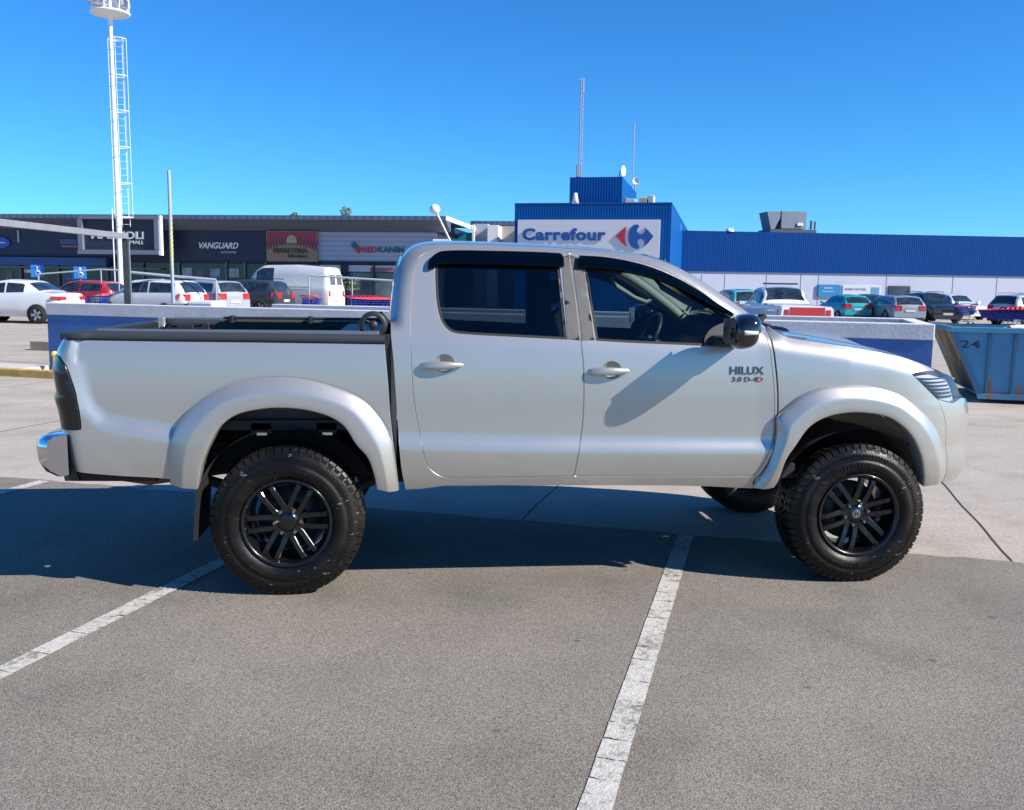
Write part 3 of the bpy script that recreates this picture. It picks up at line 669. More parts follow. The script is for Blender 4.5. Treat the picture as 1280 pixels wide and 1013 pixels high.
# ------------------------------------------------------------------ wheels
def tyre_mat():
    m = mat('tyre_rubber', (.020, .019, .018), .62, spec=.22); t = m.node_tree; b = t.nodes['Principled BSDF']; tc_ = N(t, 'ShaderNodeTexCoord')
    nz = N(t, 'ShaderNodeTexNoise', Scale=4.0, Detail=7.0, Roughness=.6); t.links.new(tc_.outputs['Object'], nz.inputs['Vector'])
    cr_ = N(t, 'ShaderNodeValToRGB'); cr_.color_ramp.elements[0].position = .38; cr_.color_ramp.elements[0].color = (.005, .005, .0055, 1)
    cr_.color_ramp.elements[1].position = .72; cr_.color_ramp.elements[1].color = (.020, .015, .011, 1)
    t.links.new(nz.outputs[0], cr_.inputs[0])
    n2 = N(t, 'ShaderNodeTexNoise', Scale=38.0, Detail=3.0); mp = N(t, 'ShaderNodeMapping'); mp.inputs['Scale'].default_value = (.45, .5, 1.3); mp.inputs['Rotation'].default_value = (0, .6, 0)
    t.links.new(tc_.outputs['Object'], mp.inputs[0]); t.links.new(mp.outputs[0], n2.inputs['Vector'])
    r2_ = N(t, 'ShaderNodeValToRGB'); r2_.color_ramp.elements[0].position = .655; r2_.color_ramp.elements[1].position = .72
    t.links.new(n2.outputs[0], r2_.inputs[0])
    mx = N(t, 'ShaderNodeMixRGB'); t.links.new(r2_.outputs[0], mx.inputs[0]); t.links.new(cr_.outputs[0], mx.inputs[1]); mx.inputs[2].default_value = (.15, .14, .13, 1)
    t.links.new(mx.outputs[0], b.inputs['Base Color'])
    mr = N(t, 'ShaderNodeMapRange'); mr.inputs[1].default_value = .35; mr.inputs[2].default_value = .7; mr.inputs[3].default_value = .28; mr.inputs[4].default_value = .60
    t.links.new(nz.outputs[0], mr.inputs[0]); t.links.new(mr.outputs[0], b.inputs['Roughness'])
    nb = N(t, 'ShaderNodeTexNoise', Scale=120.0, Detail=3.0); t.links.new(tc_.outputs['Object'], nb.inputs['Vector']); bp = N(t, 'ShaderNodeBump', Strength=.35, Distance=.004)
    t.links.new(nb.outputs[0], bp.inputs['Height']); t.links.new(bp.outputs[0], b.inputs['Normal']); return m
TYRE = tyre_mat()
def make_wheel(R=.392, w=.27):
    root = bpy.data.objects.new('wheel', None); C.objects.link(root); root.empty_display_size = .1
    h = w/2; t = MB()
    t.lathe([(.215, -h+.035), (.224, -h+.018), (.232, -h+.012), (.240, -h+.012), (.243, -h+.006), (.262, -h+.001), (.265, -h-.001), (.285, -h-.003), (.300, -h-.003), (.302, -h), (.318, -h+.002), (.320, -h+.001), (.338, -h+.007), (.352, -h+.013),
             (.366, -h+.022), (R-.010, -h+.034), (R-.009, -h+.06), (R-.0085, 0), (R-.009, h-.06), (R-.010, h-.034), (.352, h-.013), (.30, h+.002), (.24, h-.012), (.215, h-.035)], 96)
    # tread blocks in five rows, shoulder lugs wrapping on to the sidewall
    def blk(a0, a1, y0, y1, sk, r0, r1, r1b=None):
        P = []
        for (rr) in (r0, r1):
            for (a, y) in ((a0, y0), (a1, y0), (a1, y1), (a0, y1)):
                aa = a+sk*(y-y0); r_ = rr
                if rr == r1 and r1b is not None and y == y0: r_ = r1b
                P.append((r_*math.cos(aa), y, r_*math.sin(aa)))
        t.hexa(P)
    NB = 58
    for k in range(NB):
        a = 2*math.pi*k/NB; d = 2*math.pi/NB; j = random.uniform(-.03, .03)
        long_ = k % 2
        for sg in (-1, 1):
            y0, y1 = sorted((sg*(h-.030), sg*(h-.072)))
            P = []
            # lug: lower (sidewall) point, shoulder, inner
            aa0, aa1 = a+d*.08, a+d*.86
            for (rr, yv) in ((.353-.010*long_, sg*(h-.0135)), (R-.012, sg*(h-.0235)), (R-.001, sg*(h-.034)), (R, sg*(h-.074)), (R-.02, sg*(h-.074)), (.345, sg*(h-.03))):
                for q in (aa0, aa1): P.append((rr*math.cos(q), yv, rr*math.sin(q)))
            t.add(P, [(0, 1, 3, 2), (2, 3, 5, 4), (4, 5, 7, 6), (6, 7, 9, 8), (0, 2, 4, 6, 8, 10), (1, 11, 9, 7, 5, 3)])
        blk(a+d*.05+j, a+d*.80, -.052, -.020, 1.6, R-.02, R); blk(a+d*.35, a+d*1.05+j, -.013, .013, -1.2, R-.02, R+.001); blk(a+d*.05, a+d*.80-j, .020, .052, 1.6, R-.02, R)
    # raised sidewall marks: short radial bars in two arcs and a scalloped ring
    for k in range(NB*2):
        a = 2*math.pi*k/(NB*2); t.hexa([((r_)*math.cos(a+q), y, r_*math.sin(a+q)) for (y) in (-h+.0015, -h+.010) for (r_, q) in ((.326, 0), (.326, .02), (.340, .02), (.340, 0))][:8])
    for c0 in (1.2, 4.3):
        for k in range(11):
            if k in (4,): continue
            a = c0+k*.075; t.hexa([(r_*math.cos(a+q), y, r_*math.sin(a+q)) for y in (-h-.0055, -h+.004) for (r_, q) in ((.272, 0), (.272, .05), (.294, .045), (.294, .006))])
    t.build('tyre', TYRE, root)
    r = MB()
    r.lathe([(.2145, -h+.05), (.222, -h+.022), (.231, -h+.012), (.2315, -h+.006), (.226, -h+.003), (.216, -h+.010), (.211, -h+.022), (.206, -h+.04), (.198, -h+.06), (.192, -h+.10), (.19, .08), (.205, h-.03), (.222, h-.02)], 72)
    # hub and spokes
    yh = -h+.042
    r.lathe([(.0005, yh-.004), (.040, yh-.004), (.046, yh-.001), (.048, yh+.003), (.074, yh+.006), (.082, yh+.014), (.085, yh+.04), (.08, yh+.08)], 36)
    for k in range(6):
        a = k*math.pi/3+math.radians(3); ca, sa = math.cos(a), math.sin(a)
        for s_ in (-1, 1):
            rows = []
            for (rr, yo, wd, off) in ((.050, yh+.004, .017, .021), (.085, yh+.000, .0155, .028), (.13, yh-.010, .0140, .0310), (.175, yh-.016, .0138, .0325), (.203, yh-.012, .0155, .0335), (.215, yh+.006, .018, .034)):
                c_ = s_*off; sec = []
                for (dv, dy) in ((-wd, .030), (-wd, .003), (-wd*.78, 0), (wd*.78, 0), (wd, .003), (wd, .030)):
                    v = c_+dv; sec.append((rr*ca-v*sa, yo+dy, rr*sa+v*ca))
                rows.append(sec)
            r.grid(rows, smooth=False, closed=True)
    r.build('rim', RIMBLK, root)
    for k in range(6):
        a = k*math.pi/3+math.radians(3); MB().lathe([(.0005, yh-.018), (.007, yh-.018), (.010, yh-.012), (.010, yh+.01)], 6, c=(.067*math.cos(a), 0, .062*math.sin(a)), smooth=False).build('lug_nut', mat('nut_steel', (.30, .30, .31), .28, .9), root)
    b = MB(); b.lathe([(.001, .005), (.165, .005), (.168, .02), (.001, .02)], 40); b.lathe([(.07, -.02), (.09, -.0), (.09, .01)], 24); b.build('brake_disc', mat('brake_steel', (.09, .085, .08), .5, .7), root)
    return root
w1 = make_wheel(); w1.parent = truck; w1.location = (0, .150, .3905)
w2 = copy_tree(w1, truck); w2.location = (3.085, .150, .3905); w2.rotation_euler = (0, math.radians(-11), 0)
w3 = copy_tree(w1, truck); w3.location = (0, 2*YC-.150, .3905); w3.rotation_euler = (0, 0, math.pi)
w4 = copy_tree(w1, truck); w4.location = (3.085, 2*YC-.150, .3905); w4.rotation_euler = (0, 0, math.pi)
em = MB(); em.lathe([(.020, -.002), (.023, -.003), (.0235, 0), (.020, 0)], 24); em.lathe([(.012, -.002), (.0145, -.003), (.015, 0)], 20); em.tube([(0, -.001, -.018), (0, -.001, .018)], .002, 6)
eo = em.build('wheel_emblem', CHROME, w2); eo.location = (0, -.135+.042-.004, 0)

# ================================================================== GROUND
def ss(t): t = np.clip(t, 0, 1); return t*t*(3-2*t)
def gz(x, y): return float(-.15*ss((y-12)/16)*ss((x-6)/12))
BETA = math.radians(21.8)                       # parking grid runs this far clockwise of straight away
GD = np.array([math.sin(BETA), math.cos(BETA)]); GE = np.array([math.cos(BETA), -math.sin(BETA)])
def G(e, d, z=0): p = GE*e+GD*d; return (p[0], p[1], z)     # grid coordinates: e across, d away
def ground_mat(name, colA, colB, scale, speck, bumpv, streak=False, rough=.85, crack=False):
    m = bpy.data.materials.new(name); m.use_nodes = True; t = m.node_tree; b = t.nodes['Principled BSDF']; tc_ = N(t, 'ShaderNodeTexCoord')
    b.inputs['Specular IOR Level'].default_value = .3
    mp = N(t, 'ShaderNodeMapping'); mp.inputs['Rotation'].default_value = (0, 0, BETA); t.links.new(tc_.outputs['Object'], mp.inputs[0])
    if streak: mp.inputs['Scale'].default_value = (.35, 2.2, 1)
    n1 = N(t, 'ShaderNodeTexNoise', Scale=.55, Detail=7.0, Roughness=.62); t.links.new(mp.outputs[0], n1.inputs['Vector'])
    n2 = N(t, 'ShaderNodeTexNoise', Scale=scale, Detail=5.0, Roughness=.75); t.links.new(tc_.outputs['Object'], n2.inputs['Vector'])
    vo = N(t, 'ShaderNodeTexVoronoi', Scale=scale*.8); t.links.new(tc_.outputs['Object'], vo.inputs['Vector'])
    r1 = N(t, 'ShaderNodeMapRange'); r1.inputs[1].default_value = .3; r1.inputs[2].default_value = .7; t.links.new(n1.outputs[0], r1.inputs[0])
    mx = N(t, 'ShaderNodeMixRGB'); mx.inputs[1].default_value = (*colA, 1); mx.inputs[2].default_value = (*colB, 1); t.links.new(r1.outputs[0], mx.inputs[0])
    # aggregate: each stone its own tone
    sp = N(t, 'ShaderNodeSeparateColor'); t.links.new(vo.outputs['Color'], sp.inputs[0])
    r2 = N(t, 'ShaderNodeMapRange'); r2.inputs[3].default_value = 1-speck; r2.inputs[4].default_value = 1+speck; t.links.new(sp.outputs[0], r2.inputs[0])
    m2 = N(t, 'ShaderNodeMixRGB', blend_type='MULTIPLY'); m2.inputs[0].default_value = 1; t.links.new(mx.outputs[0], m2.inputs[1]); t.links.new(r2.outputs[0], m2.inputs[2])
    r3 = N(t, 'ShaderNodeMapRange'); r3.inputs[1].default_value = .3; r3.inputs[2].default_value = .7; r3.inputs[3].default_value = 1-speck*.7; r3.inputs[4].default_value = 1+speck*.7; t.links.new(n2.outputs[0], r3.inputs[0])
    m3 = N(t, 'ShaderNodeMixRGB', blend_type='MULTIPLY'); m3.inputs[0].default_value = 1; t.links.new(m2.outputs[0], m3.inputs[1]); t.links.new(r3.outputs[0], m3.inputs[2])
    # sparse pale chips and dark specks
    v2 = N(t, 'ShaderNodeTexVoronoi', Scale=scale*.22); t.links.new(tc_.outputs['Object'], v2.inputs['Vector'])
    s2 = N(t, 'ShaderNodeSeparateColor'); t.links.new(v2.outputs['Color'], s2.inputs[0])
    g1 = N(t, 'ShaderNodeMath', operation='LESS_THAN'); g1.inputs[1].default_value = .13; t.links.new(v2.outputs['Distance'], g1.inputs[0])
    g2 = N(t, 'ShaderNodeMath', operation='GREATER_THAN'); g2.inputs[1].default_value = .93 if not streak else .97; t.links.new(s2.outputs[1], g2.inputs[0])
    g3 = N(t, 'ShaderNodeMath', operation='MULTIPLY'); t.links.new(g1.outputs[0], g3.inputs[0]); t.links.new(g2.outputs[0], g3.inputs[1])
    m4 = N(t, 'ShaderNodeMixRGB'); m4.inputs[2].default_value = (.42, .40, .36, 1); t.links.new(g3.outputs[0], m4.inputs[0]); t.links.new(m3.outputs[0], m4.inputs[1])
    # oil and tyre stains
    n4 = N(t, 'ShaderNodeTexNoise', Scale=1.6, Detail=3.0); mp2 = N(t, 'ShaderNodeMapping'); mp2.inputs['Location'].default_value = (3.1, 7.7, 0); t.links.new(tc_.outputs['Object'], mp2.inputs[0]); t.links.new(mp2.outputs[0], n4.inputs['Vector'])
    r4 = N(t, 'ShaderNodeMapRange'); r4.inputs[1].default_value = .52; r4.inputs[2].default_value = .74; r4.inputs[3].default_value = 1; r4.inputs[4].default_value = .80; t.links.new(n4.outputs[0], r4.inputs[0])
    m5 = N(t, 'ShaderNodeMixRGB', blend_type='MULTIPLY'); m5.inputs[0].default_value = 1; t.links.new(m4.outputs[0], m5.inputs[1]); t.links.new(r4.outputs[0], m5.inputs[2])
    # dark drips and small spots
    n6 = N(t, 'ShaderNodeTexVoronoi', Scale=3.1, Randomness=1.0); t.links.new(tc_.outputs['Object'], n6.inputs['Vector']); n7 = N(t, 'ShaderNodeTexNoise', Scale=14.0, Detail=4.0); t.links.new(tc_.outputs['Object'], n7.inputs['Vector'])
    a6 = N(t, 'ShaderNodeMath', operation='MULTIPLY_ADD'); a6.inputs[1].default_value = .22; t.links.new(n7.outputs[0], a6.inputs[0]); t.links.new(n6.outputs['Distance'], a6.inputs[2])
    r6 = N(t, 'ShaderNodeMapRange'); r6.inputs[1].default_value = .13; r6.inputs[2].default_value = .17; r6.inputs[3].default_value = .55; r6.inputs[4].default_value = 1; t.links.new(a6.outputs[0], r6.inputs[0])
    m6 = N(t, 'ShaderNodeMixRGB', blend_type='MULTIPLY'); m6.inputs[0].default_value = 1; t.links.new(m5.outputs[0], m6.inputs[1]); t.links.new(r6.outputs[0], m6.inputs[2])
    t.links.new(m6.outputs[0], b.inputs['Base Color']); b.inputs['Roughness'].default_value = rough
    bp = N(t, 'ShaderNodeBump', Strength=bumpv, Distance=.006); ad = N(t, 'ShaderNodeMath', operation='ADD'); t.links.new(vo.outputs['Distance'], ad.inputs[0]); t.links.new(n2.outputs[0], ad.inputs[1])
    t.links.new(ad.outputs[0], bp.inputs['Height']); t.links.new(bp.outputs[0], b.inputs['Normal'])
    return m
ASPH = ground_mat('asphalt', (.160, .144, .122), (.222, .198, .166), 330, .55, .26)
CONC = ground_mat('concrete', (.33, .29, .245), (.42, .375, .32), 90, .13, .2, streak=True)
xs = np.concatenate([[-900, -400, -200, -100], np.arange(-60, 81, 2.), [110, 200, 400, 900]]); ys = np.concatenate([[-300, -100, -40], np.arange(-20, 91, 2.), [130, 250, 500, 1500]])
tag(MB().grid([[(x, y, gz(x, y)) for x in xs] for y in ys]).build('ground', CONC), kind='structure')
# asphalt bays this side of the concrete lane: boundary line d = DB
pA = on_z(480, 634)[:2]; pB = on_z(1280, 708)[:2]; DB = float((pA@GD+pB@GD)/2)
rows = [[G(e, d, .004) for e in (-60, -20, -8, 0, 8, 20, 60)] for d in (-60, -20, -6, DB)]
jag = [G(e, DB+.012*math.sin(e*9)+.01*math.sin(e*23+1), .004) for e in np.linspace(-12, 12, 200)]
am = MB().grid(rows[:3], smooth=False)
am.add([G(-60, -6, .004)]+[G(-60, DB, .004)]+jag+[G(60, DB, .004), G(60, -6, .004)], [tuple(range(204))])
tag(am.build('parking_asphalt', ASPH), kind='structure')
# white bay lines, cracked into uneven blocks
PAINT = mat('road_paint', (.50, .485, .44), .8, bump=(90, .5))
def wear(m):
    t = m.node_tree; b = t.nodes['Principled BSDF']; tc_ = N(t, 'ShaderNodeTexCoord'); n1 = N(t, 'ShaderNodeTexNoise', Scale=34.0, Detail=8.0, Roughness=.75); n2 = N(t, 'ShaderNodeTexNoise', Scale=5.0, Detail=4.0)
    t.links.new(tc_.outputs['Object'], n1.inputs['Vector']); t.links.new(tc_.outputs['Object'], n2.inputs['Vector'])
    ad = N(t, 'ShaderNodeMath', operation='MULTIPLY_ADD'); ad.inputs[1].default_value = .5; t.links.new(n2.outputs[0], ad.inputs[0]); t.links.new(n1.outputs[0], ad.inputs[2])
    cr = N(t, 'ShaderNodeValToRGB'); e = cr.color_ramp.elements; e[0].position = .54; e[0].color = (.53, .515, .47, 1); e[1].position = .90; e[1].color = (.18, .165, .14, 1); x = e.new(.76); x.color = (.44, .425, .38, 1)
    t.links.new(ad.outputs[0], cr.inputs[0]); t.links.new(cr.outputs[0], b.inputs['Base Color'])
wear(PAINT)
def bay_line(e, d0, d1, wdt=.105):
    mb = MB(); d = d0; k = 0
    while d < d1:
        L = random.uniform(.05, .26); g = random.choice([.0015, .003, .005]); n = 7
        sk = random.uniform(-.012, .012)
        near = [(e-wdt/2+wdt*i/(n-1), d+sk*(i/(n-1)-.5)+random.uniform(-.003, .003)) for i in range(n)]
        sk2 = random.uniform(-.012, .012); dd = min(d+L, d1)
        far = [(e-wdt/2+wdt*i/(n-1), dd-g+sk2*(i/(n-1)-.5)*0+random.uniform(-.003, .003)) for i in range(n)]
        for P in (near, far): P[0] = (P[0][0]+random.uniform(-.0015, .0015), P[0][1]); P[-1] = (P[-1][0]+random.uniform(-.0015, .0015), P[-1][1])
        mid0 = (e-wdt/2+random.uniform(-.0015, .0015), (d+dd)/2); mid1 = (e+wdt/2+random.uniform(-.0015, .0015), (d+dd)/2)
        P = near+[mid1]+far[::-1]+[mid0]; mb.add([G(a, b, .008) for a, b in P], [tuple(range(len(P)))]); d = dd; k += 1
    return tag(mb.build('parking_line', PAINT), kind='structure')
l1 = (on_z(0, 842)[:2]@GE+on_z(270, 708)[:2]@GE)/2; l2 = (on_z(740, 1013)[:2]@GE+on_z(858, 672)[:2]@GE)/2
for e in (l1, l2, l1-2.54, l1-5.08, l2+2.54, l2+5.08): bay_line(float(e), -4.2, DB-.03)
# expansion joints in the concrete
j1 = float((on_z(1180, 608)[:2]@GE+on_z(1270, 705)[:2]@GE)/2); JT = mat('joint', (.05, .045, .04), .9)
jm = MB()
for k in range(-5, 5):
    pts = [(j1+k*3.08+.006*math.sin(d*5+k), d) for d in np.linspace(DB+.02, DB+7, 30)]
    jm.grid([[G(a-.005, d, .004) for a, d in pts], [G(a+.005, d, .004) for a, d in pts]], smooth=False)
tag(jm.build('expansion_joint', JT), kind='structure')

# ================================================================== PLANTER WALL, KERB, BOLLARD, SKIP
HW = 1.20
a = on_z(58, 378.5, HW); b = on_z(1168, 405.5, HW); WD = (b-a)[:2]; WL = float(np.linalg.norm(WD)); WD = WD/WL; WN = np.array([-WD[1], WD[0]])
fr = on_z(1102, 398, HW); WT = float((fr-a)[:2]@WN)
def Wp(s, n, z): p = a[:2]+WD*s+WN*n; return (p[0], p[1], z)
def wbox(mb, s0, s1, n0, n1, z0, z1, mi=0): return mb.hexa([Wp(s0, n0, z0), Wp(s1, n0, z0), Wp(s1, n1, z0), Wp(s0, n1, z0), Wp(s0, n0, z1), Wp(s1, n0, z1), Wp(s1, n1, z1), Wp(s0, n1, z1)], mi)
BLUEW = mat('blue_wall_paint', (.045, .13, .36), .65, noise=(3, .14), bump=(25, .3)); WHITEW = mat('white_wall_paint', (.64, .62, .62), .7, noise=(4, .12), bump=(25, .3))
pw = thing('planter_wall', 'long low rendered wall painted blue with a white band on top, behind the pickup truck', 'wall')
sF = 3.1
mb = MB(); wbox(mb, 0, WL, 0, .18, 0, HW-.20); wbox(mb, WL-.18, WL, .18, WT, 0, HW-.20); wbox(mb, sF, WL, WT, WT+.18, 0, HW-.20); mb.build('wall_base', BLUEW, pw)
mb = MB(); wbox(mb, -.01, WL+.01, -.012, .19, HW-.20, HW); wbox(mb, WL-.19, WL+.01, .19, WT-.012, HW-.20, HW-.002); wbox(mb, sF-.01, WL+.01, WT-.012, WT+.19, HW-.20, HW+.003); mb.build('wall_cap', WHITEW, pw, bevel=.012)
mb = MB(); wbox(mb, sF, WL-.19, .19, WT-.012, .7, .93); mb.build('planter_soil', mat('grey_gravel', (.22, .21, .20), .95, noise=(20, .4), bump=(40, .8)), pw)
mb = MB(); wbox(mb, 2.05, 2.45, .45, .8, .6, 1.22); tag(mb.build('junction_box', mat('grey_box', (.25, .25, .25), .6), bevel=.02), 'small grey box beside the white box on the wall top', 'box')
mb = MB(); wbox(mb, 2.47, 3.0, .42, .8, .6, 1.28); tag(mb.build('meter_box', WHITEP, bevel=.05), 'small rounded white box on the wall top near the striped post', 'box')
# yellow kerb
KY = mat('yellow_kerb_paint', (.50, .33, .09), .75, noise=(6, .25), bump=(40, .5)); KT = mat('kerb_top', (.50, .47, .42), .85, noise=(8, .15))
k0 = on_z(30, 472)[:2]; ks = float((k0-a[:2])@WN)
kt = thing('kerb', 'yellow painted concrete kerb along the foot of the blue wall, left of the truck tail', 'kerb')
mb = MB(); wbox(mb, -14, 6.0, ks, ks+.15, -.02, .13); mb.build('kerb_face', KY, kt, bevel=.02)
mb = MB(); wbox(mb, -14, -.02, ks+.15, ks+.75, -.02, .128); mb.build('kerb_top', KT, kt, bevel=.01)
k1 = on_z(38, 438)[:2]; e0 = float((k1-a[:2])@WD); n0 = float((k1-a[:2])@WN)
mb = MB(); wbox(mb, e0, e0+2.4, n0, n0+.9, -.01, .2); tag(mb.build('island_kerb', mat('old_concrete', (.36, .29, .21), .9, noise=(6, .25))), 'worn brown concrete kerb end poking out left of the blue wall', 'kerb')
yb = on_y(68, 443, float(Wp(.25, -.15, 0)[1]))
bo = thing('bollard', 'short yellow bollard with a rounded cap against the blue wall behind the tail light', 'bollard', (yb[0], yb[1], 0))
YEL = mat('yellow_paint', (.62, .43, .10), .5, noise=(10, .15))
MB().tube([(0, 0, 0), (0, 0, yb[2]-.02)], .035, 14).build('post', YEL, bo); MB().lathe([(.001, .055), (.03, .05), (.052, .03), (.06, 0), (.052, -.035), (.035, -.05)], 20, 'z', (0, 0, yb[2])).build('cap', YEL, bo)

# waste skip with sloping end
s0 = on_z(1224, 503.5)[:2]; SDa = math.radians(-22.0); SD = np.array([math.cos(SDa), math.sin(SDa)]); SN = np.array([-SD[1], SD[0]])
tl = ray(1190, 411)
A_ = np.array([[tl[0], -SD[0]], [tl[1], -SD[1]]]); tt = np.linalg.solve(A_, s0-CAM[:2]); ztop = CAM[2]+tl[2]*tt[0]; sL = tt[1]
def Sp(s, n, z): p = s0+SD*s+SN*n; return (p[0], p[1], z)
def rust_blue(name, col, amt):
    m = mat(name, col, .55); t = m.node_tree; b_ = t.nodes['Principled BSDF']; tc_ = N(t, 'ShaderNodeTexCoord'); sp = N(t, 'ShaderNodeSeparateXYZ'); t.links.new(tc_.outputs['Object'], sp.inputs[0])
    mp = N(t, 'ShaderNodeMapping'); mp.inputs['Scale'].default_value = (1, 1, .25); t.links.new(tc_.outputs['Object'], mp.inputs[0])
    nz = N(t, 'ShaderNodeTexNoise', Scale=3.5, Detail=8.0, Roughness=.7); t.links.new(mp.outputs[0], nz.inputs['Vector'])
    r = N(t, 'ShaderNodeMapRange'); r.inputs[1].default_value = .9; r.inputs[2].default_value = .15; r.inputs[3].default_value = -.12; r.inputs[4].default_value = .16; t.links.new(sp.outputs[2], r.inputs[0])
    ad = N(t, 'ShaderNodeMath', operation='ADD'); t.links.new(nz.outputs[0], ad.inputs[0]); t.links.new(r.outputs[0], ad.inputs[1])
    cr_ = N(t, 'ShaderNodeValToRGB'); cr_.color_ramp.elements[0].position = .58-amt; cr_.color_ramp.elements[1].position = .68-amt*.6; t.links.new(ad.outputs[0], cr_.inputs[0])
    n2 = N(t, 'ShaderNodeTexNoise', Scale=1.3, Detail=5.0); t.links.new(tc_.outputs['Object'], n2.inputs['Vector']); r2 = N(t, 'ShaderNodeMapRange'); r2.inputs[1].default_value = .3; r2.inputs[2].default_value = .7; r2.inputs[3].default_value = .72; r2.inputs[4].default_value = 1.25; t.links.new(n2.outputs[0], r2.inputs[0])
    m0 = N(t, 'ShaderNodeMixRGB', blend_type='MULTIPLY'); m0.inputs[0].default_value = 1; m0.inputs[1].default_value = (*col, 1); t.links.new(r2.outputs[0], m0.inputs[2])
    mx = N(t, 'ShaderNodeMixRGB'); t.links.new(cr_.outputs[0], mx.inputs[0]); t.links.new(m0.outputs[0], mx.inputs[1]); mx.inputs[2].default_value = (.30, .13, .05, 1); t.links.new(mx.outputs[0], b_.inputs['Base Color'])
    return m
SKB = rust_blue('skip_blue', (.060, .225, .36), -.13); SKR = mat('skip_rib', (.028, .11, .20), .6)
sk = thing('waste_skip', 'blue steel waste skip marked 24 with a sloping rusty end, right of the wall', 'waste skip')
Lk = 4.6; Wk = 2.0
mb = MB(); mb.hexa([Sp(0, 0, .12), Sp(Lk, 0, .12), Sp(Lk, .03, .12), Sp(0, .03, .12), Sp(sL, 0, ztop), Sp(Lk+.5, 0, ztop), Sp(Lk+.5, .03, ztop), Sp(sL, .03, ztop)])
mb.hexa([Sp(0, Wk-.03, .12), Sp(Lk, Wk-.03, .12), Sp(Lk, Wk, .12), Sp(0, Wk, .12), Sp(sL, Wk-.03, ztop), Sp(Lk+.5, Wk-.03, ztop), Sp(Lk+.5, Wk, ztop), Sp(sL, Wk, ztop)])
mb.hexa([Sp(0, .03, .10), Sp(Lk, .03, .10), Sp(Lk, Wk-.03, .10), Sp(0, Wk-.03, .10), Sp(0, .03, .14), Sp(Lk, .03, .14), Sp(Lk, Wk-.03, .14), Sp(0, Wk-.03, .14)])
mb.hexa([Sp(Lk, .03, .12), Sp(Lk+.04, .03, .12), Sp(Lk+.04, Wk-.03, .12), Sp(Lk, Wk-.03, .12), Sp(Lk+.5, .03, ztop), Sp(Lk+.54, .03, ztop), Sp(Lk+.54, Wk-.03, ztop), Sp(Lk+.5, Wk-.03, ztop)])
mb.build('side_panel', SKB, sk)
em_ = MB().hexa([Sp(0, .03, .12), Sp(.04, .03, .12), Sp(.04, Wk-.03, .12), Sp(0, Wk-.03, .12), Sp(sL, .03, ztop), Sp(sL+.04, .03, ztop), Sp(sL+.04, Wk-.03, ztop), Sp(sL, Wk-.03, ztop)])
def end_mat():
    m = mat('skip_end_rust', (.05, .10, .16), .6); t = m.node_tree; b_ = t.nodes['Principled BSDF']; tc_ = N(t, 'ShaderNodeTexCoord')
    nz = N(t, 'ShaderNodeTexNoise', Scale=1.4, Detail=5.0, Distortion=.6); t.links.new(tc_.outputs['Object'], nz.inputs['Vector'])
    cr_ = N(t, 'ShaderNodeValToRGB'); e = cr_.color_ramp.elements; e[0].position = .42; e[0].color = (.025, .022, .024, 1); e[1].position = .62; e[1].color = (.08, .16, .22, 1)
    x = e.new(.47); x.color = (.26, .13, .035, 1); x = e.new(.56); x.color = (.42, .24, .06, 1); t.links.new(nz.outputs[0], cr_.inputs[0]); t.links.new(cr_.outputs[0], b_.inputs['Base Color']); return m
em_.build('end_panel', end_mat(), sk)
mb = MB(); mb.hexa([Sp(sL-.03, -.04, ztop-.05), Sp(Lk+.55, -.04, ztop-.05), Sp(Lk+.55, .05, ztop-.05), Sp(sL-.03, .05, ztop-.05), Sp(sL-.03, -.04, ztop+.03), Sp(Lk+.55, -.04, ztop+.03), Sp(Lk+.55, .05, ztop+.03), Sp(sL-.03, .05, ztop+.03)])
mb.hexa([Sp(sL-.03, .05, ztop-.045), Sp(sL+.05, .05, ztop-.045), Sp(sL+.05, Wk, ztop-.045), Sp(sL-.03, Wk, ztop-.045), Sp(sL-.03, .05, ztop+.028), Sp(sL+.05, .05, ztop+.028), Sp(sL+.05, Wk, ztop+.028), Sp(sL-.03, Wk, ztop+.028)])
mb.build('top_rail', SKB, sk, bevel=.01)
mb = MB(); mb.hexa([Sp(-.03, -.04, .06), Sp(Lk, -.04, .06), Sp(Lk, -.004, .06), Sp(-.03, -.004, .06), Sp(-.06, -.04, .14), Sp(Lk, -.04, .14), Sp(Lk, -.004, .14), Sp(-.06, -.004, .14)]); mb.build('bottom_rail', SKB, sk)
mb = MB(); mb.hexa([Sp(sL-.02, -.045, ztop-.06), Sp(sL+.05, -.045, ztop-.06), Sp(sL+.05, -.003, ztop-.06), Sp(sL-.02, -.003, ztop-.06), Sp(-.06, -.045, .145), Sp(.01, -.045, .145), Sp(.01, -.003, .145), Sp(-.06, -.003, .145)]); mb.build('corner_post', SKR, sk)
for px in (1235, 1267):
    r_ = ray(px, 450); q = np.linalg.solve(np.array([[r_[0], -SD[0]], [r_[1], -SD[1]]]), s0-CAM[:2])[1]
    for kk in ((q,) if px < 1267 else (q, q+.42, q+.84, q+1.26, q+1.68, q+2.1)):
        MB().hexa([Sp(kk-.018, -.03, .15), Sp(kk+.018, -.03, .15), Sp(kk+.018, -.003, .15), Sp(kk-.018, -.003, .15), Sp(kk-.018, -.03, ztop-.06), Sp(kk+.018, -.03, ztop-.06), Sp(kk+.018, -.003, ztop-.06), Sp(kk-.018, -.003, ztop-.06)]).build('rib', SKR, sk)
r_ = ray(1200, 435); q = np.linalg.solve(np.array([[r_[0], -SD[0]], [r_[1], -SD[1]]]), s0-CAM[:2]); zn = CAM[2]+r_[2]*q[0]
q2 = np.linalg.solve(np.array([[ray(1225, 435)[0], -SD[0]], [ray(1225, 435)[1], -SD[1]]]), s0-CAM[:2])
